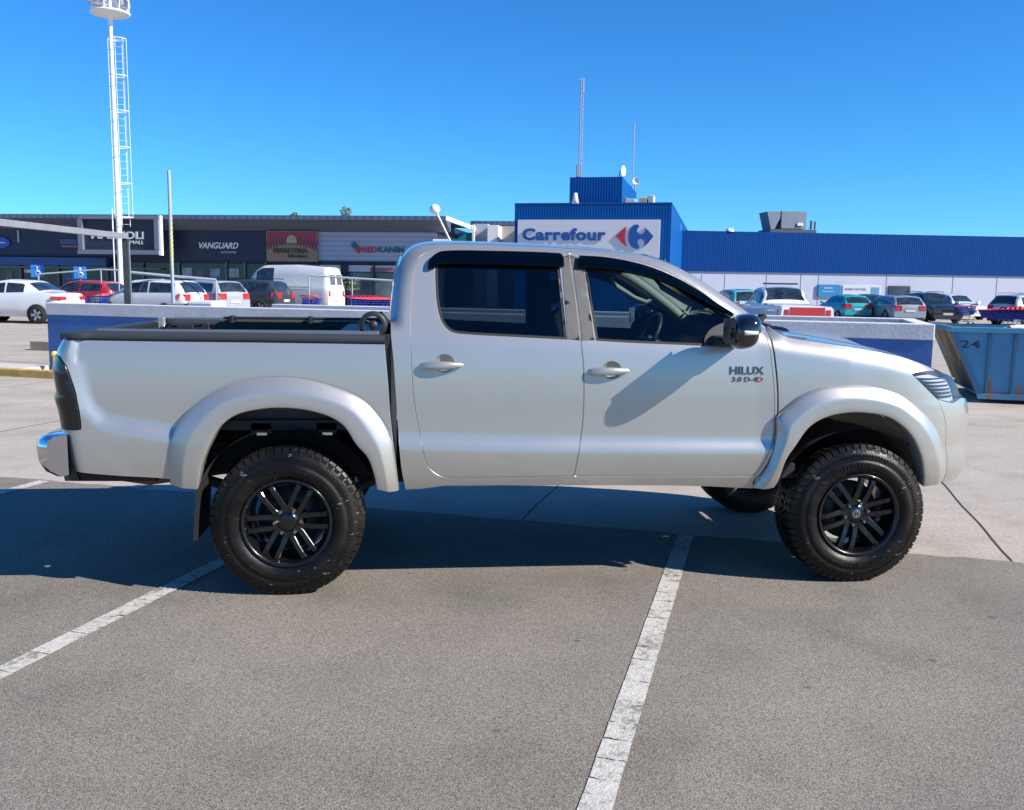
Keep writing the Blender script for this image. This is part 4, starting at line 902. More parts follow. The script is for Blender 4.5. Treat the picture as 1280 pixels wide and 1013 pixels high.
text_obj('number', '24', mat('stencil_dark', (.02, .05, .09), .7), Sp(q[1], -.004, zn), (SD[0], SD[1], 0), (0, 0, 1), width=float(q2[1]-q[1]), height=.11, ext=.004, bold=.01, parent=sk)
mb = MB(); rows = []
for i in range(14):
    rows.append([Sp(.55+i*.2, .25+j*.2, ztop-.02+.05*math.sin(i*1.3+j)*math.cos(j*.9)+.03*random.random()-.10*(j < 1)) for j in range(7)])
mb.grid(rows); tag(mb.build('white_tarp', mat('tarp', (.65, .63, .60), .8)), 'crumpled pale tarpaulin lying on top of the blue skip', 'tarpaulin')

# ================================================================== POSTS, MAST, HEIGHT BARRIER, RAILS
GALV = mat('galvanised_steel', (.42, .43, .45), .45, .5, noise=(12, .1)); LTM = mat('pale_steel', (.34, .39, .45), .5, .2)
zb = 2.35; p0 = on_z(157, 295.5, zb); p1 = on_z(-2, 278, zb); dv = (p1-p0); p2 = p0+dv*2.2
hb = thing('height_barrier', 'grey steel height barrier beam on a dark post, crossing in front of the mall sign', 'height barrier', (p0[0], p0[1], 0))
L0 = Vector(p0); mb = MB(); dn = Vector(dv).normalized(); sd_ = dn.cross(Vector((0, 0, 1)))*.05
q0 = Vector((0, 0, zb)); q1 = Vector(p2)-Vector((p0[0], p0[1], 0))
mb.hexa([q0-sd_-Vector((0, 0, .045)), q1-sd_-Vector((0, 0, .045)), q1+sd_-Vector((0, 0, .045)), q0+sd_-Vector((0, 0, .045)), q0-sd_+Vector((0, 0, .045)), q1-sd_+Vector((0, 0, .045)), q1+sd_+Vector((0, 0, .045)), q0+sd_+Vector((0, 0, .045))]).build('beam', mat('barrier_grey', (.20, .21, .24), .5, noise=(5, .1)), hb)
DKP = mat('dark_post_paint', (.035, .045, .055), .45, noise=(6, .2))
MB().box((-.055, -.055, 0), (.055, .055, zb-.046)).build('post', DKP, hb, bevel=.01); MB().box((q1.x-.05, q1.y-.05, 0), (q1.x+.05, q1.y+.05, zb-.046)).build('post', DKP, hb, bevel=.01)
MB().box((.057, -.02, .1), (.062, .0, zb-.1)).build('reflector_strip', LTM, hb)
# striped post
sb = on_y(216.5, 376, 12.2); st = on_y(208, 213, 12.2)
sp0 = thing('striped_post', 'tall slim steel post with yellow and white spiral stripes rising above the wall', 'post', (sb[0], sb[1], .9))
zt_ = st[2]-.9; YW = mat('stripe_yellow', (.60, .45, .10), .5)
MB().tube([(0, 0, 0), (0, 0, zt_)], .030, 12).build('pole', LTM, sp0)
mb = MB()
for k in range(16):
    z0 = .55+k*.085; rows = []
    for i in range(9):
        a_0 = math.pi*2*i/8*.62+.4*k; rows.append([(.0325*math.cos(a_0), .0325*math.sin(a_0), z0+i*.012), (.0325*math.cos(a_0), .0325*math.sin(a_0), z0+.036+i*.012)])
    mb.grid(rows)
mb.build('stripes', YW, sp0)
# floodlight mast
YM = 38.0; mb0 = on_y(151.5, 350, YM); zt_ = on_y(136, 17, YM)[2]
ms = thing('floodlight_mast', 'tall white floodlight mast with a ladder cage and round top platform', 'mast', (mb0[0], mb0[1], 0)); WM = mat('mast_white', (.80, .80, .80), .4)
MB().tube([(0, 0, 0), (0, 0, zt_+.8)], .135, 20, r2=.070).build('pole', WM, ms)
mb = MB(); mb.lathe([(.09, -.5), (.10, -.24), (.22, -.14), (.70, -.06), (.80, -.03), (.82, .04), (.78, .05), (.2, .0)], 32, 'z', (0, 0, zt_)); mb.build('platform', WM, ms)
mb = MB()
for zz in (.55, 1.05):
    mb.tube([(.78*math.cos(t), .78*math.sin(t), zt_+zz) for t in np.linspace(0, 2*math.pi, 25)], .018, 6)
for k in range(8): mb.tube([(.78*math.cos(k*.785), .78*math.sin(k*.785), zt_+.05), (.78*math.cos(k*.785), .78*math.sin(k*.785), zt_+1.05)], .018, 6)
mb.build('guard_rail', WM, ms)
for k in range(6):
    t = k*1.047+.3; x, y = .62*math.cos(t), .62*math.sin(t)
    f = MB().hexa([(x-.2, y-.12, zt_+.28), (x+.2, y-.12, zt_+.28), (x+.2, y+.12, zt_+.28), (x-.2, y+.12, zt_+.28), (x-.16, y-.1, zt_+.62), (x+.16, y-.1, zt_+.62), (x+.16, y+.1, zt_+.62), (x-.16, y+.1, zt_+.62)]).build('floodlight', GALV, ms, bevel=.02)
zc = [on_y(150, y, YM)[2] for y in (50, 96, 140, 185, 230, 272)]
mb = MB(); cxx = .27
for z in zc: mb.tube([(cxx+.38*math.cos(t), -.12+.36*math.sin(t), z) for t in np.linspace(0, 2*math.pi, 17)], .016, 5)
for t in (0, 1.3, math.pi, 4.4): mb.tube([(cxx+.38*math.cos(t), -.12+.36*math.sin(t), zc[-1]), (cxx+.38*math.cos(t), -.12+.36*math.sin(t), zc[0])], .011, 5)
mb.build('ladder_cage', WM, ms)
mb = MB()
for x in (.16, .5): mb.tube([(x, -.05, zc[-1]-.4), (x, -.05, zc[0]+.1)], .012, 5)
for z in np.arange(zc[-1]-.3, zc[0], .3): mb.tube([(.16, -.05, z), (.5, -.05, z)], .008, 5)
mb.tube([(-.26, 0, .0), (-.26, 0, zc[-1]+.4)], .035, 6)
mb.build('ladder', WM, ms)
# long pale rails over the far bays
def rail_run(px, Y, label, r=.06):
    pts = [Vector(on_y(x, y, Y)) for x, y in px]; o = pts[0].copy(); o.z = 0
    th_ = thing('parking_rail', label, 'rail', tuple(o)); MB().tube([p-o for p in pts], r, 8).build('beam', LTM, th_)
    for p in pts: MB().tube([(p.x-o.x, p.y-o.y, 0), (p.x-o.x, p.y-o.y, p.z-.02)], .028, 8).build('post', LTM, th_)
rail_run([(48, 343), (126, 337), (148, 338)], 36, 'pale steel rail on thin posts above the red hatchback', .035)
rail_run([(162, 340.5), (216, 345.5), (270, 350)], 33, 'pale blue steel rail on posts above the white cars, right of the dark post', .055)
rail_run([(386, 344), (440, 348), (500, 351.5)], 37, 'pale steel rail on posts between the white van and the cab', .045)
# wheelchair bay signs
for (x, y, lb, par) in ((47, 338.5, 'blue wheelchair parking sign nearest the left edge', 1), (100.5, 340.5, 'blue wheelchair parking sign above the red car', 1)):
    P = on_y(x, y, 40); t = thing('parking_sign', lb, 'sign', (P[0], P[1], 0), group='blue wheelchair parking signs')
    MB().tube([(0, 0, 0), (0, 0, P[2])], .03, 8).build('post', LTM, t)
    MB().box((-.28, -.05, P[2]-.30), (.28, -.035, P[2]+.26)).build('sign_board', mat('sign_blue', (.02, .20, .60), .5), t)
    s = MB(); s.lathe([(.001, -.01), (.055, -.01), (.055, 0)], 12, c=(0, -.052, P[2]+.15)); s.lathe([(.08, -.01), (.12, -.01), (.12, 0)], 20, c=(.02, -.052, P[2]-.10)); s.tube([(0, -.06, P[2]+.1), (0, -.06, P[2]-.02), (.1, -.06, P[2]-.04), (.14, -.06, P[2]-.15)], .025, 6)
    s.build('wheelchair_symbol', WHITEP, t)

# ================================================================== BUILDINGS
class Fac:
    def __init__(s, px, Y, ang):
        s.O = on_y(px, 350, Y).copy(); s.O[2] = 0; a = math.radians(ang); s.U = np.array([math.cos(a), math.sin(a), 0]); s.n = np.array([math.sin(a), -math.cos(a), 0]); s.dir = a
    def uv(s, px, py, d=0):
        r = ray(px, py); O = s.O+s.n*d; t = ((O-CAM)@s.n)/(r@s.n); P = CAM+r*t; return float((P-O)@s.U), float(P[2])
    def P(s, u, z, d=0): q = s.O+s.U*u+s.n*d; return (float(q[0]), float(q[1]), float(z))
    def sbox(s, mb, u0, u1, z0, z1, d0, d1, mi=0): return mb.hexa([s.P(u0, z0, d1), s.P(u1, z0, d1), s.P(u1, z0, d0), s.P(u0, z0, d0), s.P(u0, z1, d1), s.P(u1, z1, d1), s.P(u1, z1, d0), s.P(u0, z1, d0)], mi)
    def box(s, mb, x0, y0, x1, y1, d0, d1, mi=0):
        u0 = s.uv(x0, (y0+y1)/2, d1)[0]; u1 = s.uv(x1, (y0+y1)/2, d1)[0]; z1 = s.uv((x0+x1)/2, y0, d1)[1]; z0 = s.uv((x0+x1)/2, y1, d1)[1]
        return s.sbox(mb, u0, u1, z0, z1, d0, d1, mi)
    def text(s, name, st, m, x0, y0, x1, y1, d, par=None, bold=0, shear=0, ext=.04, sp=1):
        u0, z0 = s.uv(x0, y1, d); u1, z1 = s.uv(x1, y0, d)[0], s.uv((x0+x1)/2, y0, d)[1]; z0 = s.uv((x0+x1)/2, y1, d)[1]
        return text_obj(name, st, m, s.P(u0, z0, d), s.U, (0, 0, 1), width=u1-u0, height=z1-z0, ext=ext, bold=bold, shear=shear, parent=par, spacing=sp)
def corrug(name, col, per, vert=True, rough=.5, st=.6, spec=.5):
    m = mat(name, col, rough, spec=spec, noise=(.35, .06)); t = m.node_tree; b_ = t.nodes['Principled BSDF']; tc_ = N(t, 'ShaderNodeTexCoord')
    w = N(t, 'ShaderNodeTexWave', Scale=.314/per); w.bands_direction = 'X' if vert else 'Z'; w.wave_profile = 'TRI'; t.links.new(tc_.outputs['Object'], w.inputs['Vector'])
    bp = N(t, 'ShaderNodeBump', Strength=st, Distance=.05); t.links.new(w.outputs[0], bp.inputs['Height']); t.links.new(bp.outputs[0], b_.inputs['Normal']); return m
MF = Fac(300, 56, -13.5)
DKF = mat('dark_fascia', (.016, .027, .066), .5, noise=(.5, .12)); NAVY = mat('navy_fascia', (.007, .016, .050), .45, noise=(.5, .1)); PARA = corrug('parapet_metal', (.075, .11, .17), .45, True, .45, .3)
SOFF = mat('soffit', (.085, .105, .165), .7); SHOPG = mat('shop_glass', (.010, .014, .022), .12, coat=.4, noise=(.6, .5)); SIDING = corrug('shaded_white_siding', (.30, .345, .45), .30, False, .5, .5); MULL = mat('mullion', (.10, .11, .14), .5)  # siding colour darkened to carry the shade on the facade
mall = thing('shopping_arcade', 'long low shopping arcade with dark fascias, white siding and flat canopy roof', 'shop building')
zt0 = MF.uv(300, 271.3)[1]
zA = MF.uv(300, 276.5)[1]; zB = MF.uv(300, 288)[1]; zC = MF.uv(300, 326)[1]
uL = MF.uv(-160, 350)[0]; uR = MF.uv(557, 300, 1.6)[0]; uS = MF.uv(396.5, 310)[0]; uV = MF.uv(221, 310)[0]; uW = MF.uv(545, 310)[0]
mb = MB(); MF.sbox(mb, uL, uW, 0, zt0-.25, -22, -.25); mb.build('wall', DKF, mall)
mb = MB(); MF.sbox(mb, uL, uR, zA, zt0, -6, 1.6); mb.build('roof_parapet', PARA, mall)
mb = MB(); mb.hexa([MF.P(uL, zA-.02, 1.55), MF.P(uR, zA-.02, 1.55), MF.P(uR, zB-.05, .0), MF.P(uL, zB-.05, .0), MF.P(uL, zA-.004, 1.55), MF.P(uR, zA-.004, 1.55), MF.P(uR, zA-.004, 0), MF.P(uL, zA-.004, 0)]); mb.build('canopy_soffit', SOFF, mall)
mb = MB(); MF.sbox(mb, uL, uV-.01, zC+.15, zB-.06, -.24, .0); mb.build('fascia', DKF, mall)
mb = MB(); MF.sbox(mb, uV, MF.uv(332.5, 300)[0], zC, zB-.06, -.24, .05); mb.build('fascia', NAVY, mall)
mb = MB(); MF.sbox(mb, uS, uW, zC, zB-.06, -.24, .04); mb.build('siding', SIDING, mall)
mb = MB()
zz0 = MF.uv(300, 332)[1]
MF.box(mb, -150, 321, 132, 331, -.24, .35); mb.build('blue_canopy', mat('canopy_blue', (.02, .075, .24), .5), mall)
mb = MB(); MF.box(mb, -150, 333, 200, 335, -.24, .3); mb.build('canopy_trim', MULL, mall)
mb = MB(); MF.sbox(mb, uL, uS, .15, zC-.2, -.24, -.12); mb.build('shop_front', SHOPG, mall)
for x in (25, 72, 133, 178, 222.5, 282, 305, 331):
    mb = MB(); MF.box(mb, x, 328, x+1.8, 384, -.11, .05); mb.build('mullion', MULL, mall)
for (x0, y0, x1, y1, c) in ((228, 335, 240, 346, (.22, .30, .34)), (245, 337, 257, 347, (.08, .09, .14)), (263, 336, 275, 347, (.16, .22, .32)), (286, 336, 299, 347, (.18, .26, .27)), (8, 338, 16, 352, (.12, .12, .13)), (80, 338, 95, 350, (.03, .13, .22)), (30, 337, 40, 341, (.55, .55, .6))):
    mb = MB(); MF.box(mb, x0, y0, x1, y1, -.11, -.08); mb.build('window_poster', mat('poster_%02d' % int(c[0]*100+c[2]*10), c, .6, noise=(2.5, .6)), mall)
# white siding end: counter level, pale sub-fascia, plants behind
mb = MB(); MF.box(mb, 397, 327, 545, 331, -.24, .1); mb.build('dark_band', mat('dark_band', (.012, .014, .022), .5), mall)
mb = MB(); MF.box(mb, 397, 332, 545, 340, -.22, .05); mb.build('pale_band', mat('pale_band', (.40, .45, .50), .6), mall)
mb = MB(); MF.box(mb, 463, 335, 500, 340, .051, .07); mb.build('small_sign', mat('faded_red', (.22, .10, .14), .6, noise=(3, .5)), mall)
mb = MB(); MF.box(mb, 397, 341, 545, 384, -.22, -.1); mb.build('shop_front', mat('dim_glass', (.10, .14, .16), .25, noise=(.5, .6)), mall)
for x in (396.5, 426, 429.5, 433, 466):
    mb = MB(); MF.box(mb, x, 328, x+2.0, 384, -.09, .2); mb.build('pillar', NAVY, mall)
# canopy return end, teal panel
mb = MB(); PE = MF.uv(592, 281, -6)[0]
uE = uR
mb.hexa([MF.P(uE+.002, zA, 1.6), MF.P(uE+.05, zA, 1.6), MF.P(uE+.05, zA-.0, -9), MF.P(uE+.002, zA-.0, -9), MF.P(uE+.002, zt0+.02, 1.6), MF.P(uE+.05, zt0+.02, 1.6), MF.P(uE+.05, zt0+.02, -9), MF.P(uE+.002, zt0+.02, -9)]); mb.build('canopy_end', WHITEP, mall)
mb = MB(); MF.box(mb, 563, 291, 590, 330, -7.2, -7.0); mb.build('teal_panel', mat('teal_paint', (.01, .20, .24), .5), mall)
mb = MB(); MF.box(mb, 590, 281, 592.5, 330, -7.3, -6.9); mb.build('corner_post', WHITEP, mall)
mb = MB(); MF.box(mb, 541, 299, 560, 330, -.3, .5); mb.build('white_block', WHITEP, mall)
bk = thing('service_block', 'plain white service block between the arcade and the blue supermarket tower', 'building')
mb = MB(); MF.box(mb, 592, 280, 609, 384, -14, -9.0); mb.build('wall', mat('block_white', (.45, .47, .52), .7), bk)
mb = MB(); MF.box(mb, 609, 281.5, 622, 384, -14, -8.0); mb.build('lit_wall', WHITEP, bk)  # sunlit look comes from a whiter colour than the walls beside it
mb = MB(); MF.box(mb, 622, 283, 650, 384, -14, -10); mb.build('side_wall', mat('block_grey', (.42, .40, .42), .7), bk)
mb = MB(); MF.box(mb, 588, 276.5, 650, 281.5, -16, -14.05); mb.build('roof', PARA, bk)
# framed arcade sign
sg = thing('mall_sign', 'large dark sign in a grey frame on the arcade front, behind the light mast', 'sign'); FRM = mat('sign_frame', (.13, .16, .21), .5)  # frame colour darkened in place of shade on its front
mb = MB(); D0, D1 = 1.62, 2.1
MF.box(mb, 97, 269.5, 198, 274, D0, D1); MF.box(mb, 97, 312.5, 198, 318, D0, D1); MF.box(mb, 97, 274, 102.5, 312.5, D0, D1); MF.box(mb, 192.5, 274, 198, 312.5, D0, D1); mb.build('frame', FRM, sg)
mb = MB(); MF.box(mb, 198.3, 269.5, 201, 319.5, D0+.1, D1-.1); mb.build('frame_side', WHITEP, sg)
mb = MB(); MF.box(mb, 102, 273.6, 193, 313, D0, D0+.25); mb.build('sign_board', mat('sign_dark', (.018, .024, .045), .5), sg)
SGT = mat('sign_letter', (.50, .52, .55), .5)
MF.text('lettering', 'MARTOLI', SGT, 114.5, 289.5, 180, 299, D0+.26, sg, bold=.03); MF.text('lettering', 'MALL', SGT, 163, 301, 180, 305.5, D0+.26, sg)
vs = thing('shop_sign', 'white slanted lettering on the navy fascia left of the red and tan sign', 'sign')
MF.text('lettering', 'VANGUARD', WHITEP, 249.5, 303.2, 298, 311, .06, vs, bold=.015, shear=.35); MF.text('lettering', 'AUTOPARTES', SGT, 276, 314.2, 295.5, 316.8, .06, vs, shear=.2)
fs_ = thing('hardware_sign', 'red and tan sign board with a rising sun above dark lettering', 'sign')
mb = MB(); MF.box(mb, 332.8, 288.8, 396.3, 327, .01, .25); mb.build('sign_board', mat('sign_tan', (.28, .18, .12), .6), fs_)
u0, zt1 = MF.uv(333.8, 289.8, .25); u1 = MF.uv(395.3, 300, .25)[0]; zm = MF.uv(365, 311, .25)[1]; zh = MF.uv(365, 303.5, .25)[1]
hill = [(u0+(u1-u0)*t, zm+(zh-zm)*math.sin(math.pi*t)) for t in np.linspace(0, 1, 25)]
MB().prism([(u0, zt1)]+hill+[(u1, zt1)], MF.O, MF.U, (0, 0, 1), .252, .262).build('red_sky', mat('sign_red', (.30, .045, .085), .6), fs_)
uc, zc_ = MF.uv(364.5, 302, .25); rr = MF.uv(371, 302, .25)[0]-uc
MB().prism([(uc+rr*math.cos(t), zc_+rr*1.15*math.sin(t)) for t in np.linspace(-.25, math.pi+.25, 20)], MF.O, MF.U, (0, 0, 1), .264, .272).build('sun_disc', mat('sign_sand', (.42, .34, .20), .6), fs_)
mb = MB()
for k in range(17):
    t = (k+.5)/17; uu = u0+(u1-u0)*t; zz = zm+(zh-zm)*math.sin(math.pi*t); sl = (t-.5)*.35
    mb.prism([(uu-.05, zz-.12), (uu+.04, zz-.12), (uu+.06+sl, zz+.38), (uu-.01+sl, zz+.38)], MF.O, MF.U, (0, 0, 1), .264, .270)
mb.build('stripes', mat('sign_brown', (.10, .04, .05), .6), fs_)
MF.text('lettering', 'FERRETERIA', mat('sign_green', (.04, .045, .03), .6), 342, 310.8, 385, 316.5, .252, fs_, bold=.025); MF.text('lettering', 'DEL MALL', mat('sign_green', (0, 0, 0)), 360.5, 318.5, 384.5, 322.3, .252, fs_, bold=.02)
rs = thing('shop_sign', 'red and teal lettering with two diamonds on the white ribbed siding', 'sign')
TEALT = mat('teal_letter', (.01, .13, .15), .5); REDT = mat('red_letter', (.45, .03, .06), .5)
MF.text('lettering', 'RED', REDT, 453.5, 309, 471.5, 316, .06, rs, bold=.03); MF.text('lettering', 'KANIM', TEALT, 472.5, 309, 505, 316, .06, rs, bold=.03)
for (x, y, m) in ((443, 306.8, TEALT), (448.5, 312.3, REDT)):
    u, z = MF.uv(x, y, .06); MB().prism([(u+.24, z), (u, z+.26), (u-.24, z), (u, z-.26)], MF.O, MF.U, (0, 0, 1), .045, .09).build('diamond', m, rs)
for (x0, y0, x1, y1, c, lb, nm) in ((-14, 297, 12, 310, (.01, .10, .48), 'blue oval shop sign on the dark fascia at the left edge', 'oval_sign'), ):
    u, z = MF.uv((x0+x1)/2, (y0+y1)/2, .1); ru = MF.uv(x1, 303, .1)[0]-u; t = thing(nm, lb, 'sign')
    MB().prism([(u+ru*math.cos(a), z+.36*math.sin(a)) for a in np.linspace(0, 2*math.pi, 32, endpoint=False)], MF.O, MF.U, (0, 0, 1), .0, .12).build('sign_board', mat('oval_blue', c, .4), t)
    mb = MB(); MF.sbox(mb, u-ru*.2, u+ru*.6, z-.03, z+.03, .122, .14); mb.build('white_stroke', WHITEP, t)
t = thing('bank_sign', 'faded blue shop sign over a red line beside the framed sign', 'sign'); mb = MB(); MF.box(mb, 75, 299, 97, 306, .002, .08); mb.build('sign_board', mat('faded_blue', (.035, .09, .22), .5, noise=(4, .5)), t); mb = MB(); MF.box(mb, 77, 307.2, 97, 309.2, .002, .08); mb.build('red_stripe', mat('sign_coral', (.45, .12, .12), .5), t)
mb = MB(); MF.box(mb, 21.5, 288, 23.5, 303, .01, .1); tag(mb.build('wall_lamp', LTM), 'slim pale vertical wall light on the dark fascia right of the oval sign', 'wall light')
# leaning lamp on the arcade canopy end
P0 = np.array(on_y(564, 300, 50.)); P1 = np.array(on_y(543.5, 262, 50.))
t = thing('leaning_lamp', 'round white lamp on a leaning pole at the end of the arcade canopy', 'lamp', tuple(P0)); dd = Vector(P1-P0); MB().tube([(0, 0, -.2), tuple(dd)], .07, 8).build('pole', GALV, t)
MB().lathe([(.001, .3), (.16, .26), (.28, .14), (.32, 0), (.28, -.14), (.16, -.26), (.001, -.3)], 20, 'z', tuple(dd)).build('lamp_globe', mat('lamp_white', (.75, .74, .68), .4), t)

# blue supermarket tower
TF = Fac(740, 52, -19); CBL = corrug('tower_blue', (.001, .072, .27), .16, True, .55, .25, .12)
tw = thing('supermarket_tower', 'blue corrugated supermarket tower block with a smaller block on its roof', 'building')
u0 = TF.uv(643, 300)[0]; u1 = TF.uv(838, 300)[0]; zt2 = TF.uv(740, 255.3)[1]
def depth_for(F_, u, pxt, z):   # how deep a side wall runs to reach a surveyed corner
    for d in np.arange(.5, 60, .1):
        if proj([F_.P(u, z, -d)])[0][0] > pxt: return d
    return 20
dT = depth_for(TF, u1, 860, zt2)
mb = MB(); TF.sbox(mb, u0, u1, 0, zt2, -dT, 0); mb.build('main_block', CBL, tw)
zt3 = TF.uv(745, 221.5, -1)[1]; a0 = TF.uv(712, 240, -1)[0]; a1 = TF.uv(777.6, 240, -1)[0]; dU = depth_for(TF, a1, 795.5, zt3)
mb = MB(); TF.sbox(mb, a0, a1, zt2, zt3, -max(dU, 3), -1); mb.build('upper_block', CBL, tw)
mb = MB(); TF.sbox(mb, u0-.02, u1+.02, zt2, zt2+.08, -dT-.02, .02); mb.build('roof_trim', mat('trim_blue', (.01, .05, .22), .4), tw)
cs = thing('supermarket_sign', 'white sign with blue lettering and a red and blue arrow emblem on the blue tower', 'sign')
mb = MB(); TF.box(mb, 647, 274.8, 824.5, 322, .02, .25); mb.build('sign_board', mat('sign_white', (.62, .62, .66), .5), cs)
LBL = mat('logo_blue', (.010, .075, .30), .45); LRD = mat('logo_red', (.45, .02, .05), .45)
TF.text('lettering', 'Carrefour', LBL, 653, 285.6, 757.5, 301, .26, cs, bold=.036, sp=1.06)
def lp(x, y): return TF.uv(x, y, .26)
# serifs give the letters their slab look
def poly_px(pts, m, nm): MB().prism([lp(*p) for p in pts], TF.O, TF.U, (0, 0, 1), .255, .31).build(nm, m, cs)
# emblem: pixel survey of the mark (5.333 px per photo px, from 630,200)
LG = lambda pts: [(630+x/5.333, 200+y/5.333) for x, y in pts]
poly_px(LG([(745, 510), (765, 490), (790, 465), (818, 445), (810, 480), (806, 510), (808, 545), (815, 578), (790, 558), (765, 532)]), LRD, 'red_arrow')
poly_px(LG([(890, 430), (865, 436), (845, 455), (832, 485), (828, 515), (833, 550), (848, 578), (870, 592), (892, 594), (902, 580), (893, 565), (888, 548), (893, 533), (912, 526), (930, 534), (938, 550), (934, 580), (960, 555), (985, 525), (996, 510), (985, 497), (960, 470), (937, 452), (942, 472), (934, 490), (915, 500), (895, 492), (886, 476), (892, 458), (902, 445)]), LBL, 'blue_arrow')
# rooftop gear
def roof_box(x0, y0, x1, y1, Fx, d0, d1, m, nm, lb, cat='roof unit'):
    mb = MB(); Fx.box(mb, x0, y0, x1, y1, d0, d1); return tag(mb.build(nm, m, bevel=.03), lb, cat)
roof_box(774, 246.5, 783, 255, TF, -3, -1.6, mat('unit_grey', (.16, .22, .32), .6), 'air_conditioner', 'bluish grey air conditioner at the corner of the tower roof')
roof_box(784, 248.5, 794, 255, TF, -3, -2, mat('unit_white', (.55, .58, .62), .6), 'air_conditioner', 'white rounded air conditioner in the middle of the tower roof gear')
roof_box(799, 247, 808.5, 255, TF, -3, -2, mat('unit_peach', (.60, .36, .26), .6), 'water_tank', 'peach coloured roof box on the tower', 'tank')
roof_box(810, 244, 817, 255, TF, -3.4, -2, mat('unit_pale', (.50, .52, .55), .6), 'air_conditioner', 'pale grey air conditioner right of the peach box')
def antenna(x, yb, yt, Y, lb, r=.05, lattice=True):
    B = on_y(x, yb, Y); T = on_y(x+ (yb-yt)*.012, yt, Y); t = thing('antenna_mast', lb, 'antenna', tuple(B)); h = T[2]-B[2]
    mb = MB(); w = .11 if lattice else .03
    for k in range(3): mb.tube([(w*math.cos(k*2.09), w*math.sin(k*2.09), 0), (w*math.cos(k*2.09), w*math.sin(k*2.09), h)], .018, 5)
    z = 0
    while z < h-.3:
        for k in range(3): mb.tube([(w*math.cos(k*2.09), w*math.sin(k*2.09), z), (w*math.cos((k+1)*2.09), w*math.sin((k+1)*2.09), z+.3)], .01, 4, cap=False)
        z += .3
    mb.build('lattice', mat('antenna_metal', (.40, .34, .42), .5), t)
    if lattice: MB().box((.08, -.06, h-.9), (.16, .06, h)).build('aerial', LTM, t); MB().box((-.2, -.1, 0), (.1, .15, .75)).build('base_cabinet', mat('unit_grey', (0, 0, 0)), t)
    return t
antenna(724.5, 221.5, 98, 53.5, 'tall reddish lattice antenna on the upper block, left of the dishes')
antenna(790, 254, 152, 60, 'fainter thin lattice antenna behind the satellite dish', lattice=False)
antenna(1135.5, 0, 0, 1, 'x') if False else None
for (x, y, r, Y, lb, yaw) in ((778, 214, .33, 53.5, 'white satellite dish turned right on the upper block corner', .9), (794.5, 226.5, .24, 57.5, 'small round white antenna drum right of the dish', .0)):
    P = on_y(x, y, Y); t = thing('satellite_dish', lb, 'satellite dish', tuple(P), yaw)
    MB().lathe([(.001, .06), (r*.5, .04), (r*.85, -.02), (r, -.08), (r*.98, -.09), (r*.8, -.04), (r*.5, .01), (.001, .03)], 24).build('dish', WHITEP, t); MB().tube([(0, .06, 0), (0, .2, -.1), (0, .2, -.55)], .04, 6).build('bracket', GALV, t)
P = on_y(719, 254.5, 51.5); MB().lathe([(.22, 0), (.16, .3), (.10, .6), (.02, .62)], 12, 'z', tuple(P)); mbx = MB().lathe([(.001, 0), (.24, 0), (.16, .35), (.11, .62), (.001, .64)], 12, 'z', tuple(P)); tag(mbx.build('roof_vent', mat('unit_white', (0, 0, 0))), 'small white cone-shaped roof vent at the foot of the upper block', 'vent')

# blue and white store hall
SF = Fac(1070, 66, -1.5); HBL = corrug('hall_blue', (.0, .042, .19), .18, True, .6, .3, .1); HWH = mat('hall_white', (.41, .44, .53), .6, noise=(.3, .05))
hall = thing('supermarket_hall', 'long supermarket hall with a blue corrugated upper wall above a white wall', 'building')
ul = SF.uv(815, 300)[0]; ur_ = SF.uv(1500, 300)[0]; zt4 = SF.uv(1070, 292.5)[1]; zm4 = SF.uv(1070, 342.3)[1]
mb = MB(); SF.sbox(mb, ul, ur_, zm4, zt4, -40, 0); mb.build('upper_wall', HBL, hall)
mb = MB(); SF.sbox(mb, ul, ur_, -.3, zm4-.004, -39.9, -.12); mb.build('lower_wall', HWH, hall)
for x in (876, 905, 957, 1000, 1022, 1107, 1190, 1245): mb = MB(); SF.box(mb, x, 343, x+.7, 392, -.119, -.1); mb.build('panel_joint', mat('joint_grey', (.25, .27, .34), .6), hall)
mb = MB(); SF.sbox(mb, ul, ur_, -.3, .22, -.119, .4); mb.build('plinth', mat('sand_plinth', (.42, .33, .24), .8), hall)
mb = MB(); SF.sbox(mb, ul, ur_, -.3, -.05, .42, 3.0); mb.build('apron', mat('pale_apron', (.42, .38, .34), .9), hall)
roof_box(1053, 357, 1101, 370, SF, -.118, -.05, mat('notice_white', (.48, .52, .60), .6), 'notice_board', 'pale notice board on the white store wall', 'sign')
nb_ = thing('notice_lettering', 'thin purple notice lettering and blue square on the pale board', 'lettering')
SF.text('lettering', 'INGRESO PEATONAL', mat('notice_purple', (.10, .12, .32), .6), 1056, 360.5, 1083, 363.2, -.048, nb_, ext=.01); mb = MB(); SF.box(mb, 1089, 359.5, 1099, 368.5, -.048, -.03); mb.build('blue_square', mat('notice_blue', (.08, .24, .42), .6), nb_)
t = thing('advert_board', 'sky blue advertising board on the white store wall above the pickup', 'sign'); mb = MB(); SF.box(mb, 1023, 356, 1050.5, 371, -.118, .05); mb.build('sign_board', mat('advert_blue', (.015, .18, .38), .5), t); mb = MB(); SF.box(mb, 1030, 359.5, 1041, 361, .052, .06); SF.box(mb, 1028, 364, 1043, 365, .052, .06); mb.build('lettering', mat('advert_pale', (.25, .45, .6), .5), t)
roof_box(1111, 357.5, 1138, 371, SF, -.118, .0, mat('dark_board', (.03, .045, .07), .4, noise=(1, .4)), 'display_board', 'dark rectangular display board on the white wall above the grey car', 'sign')
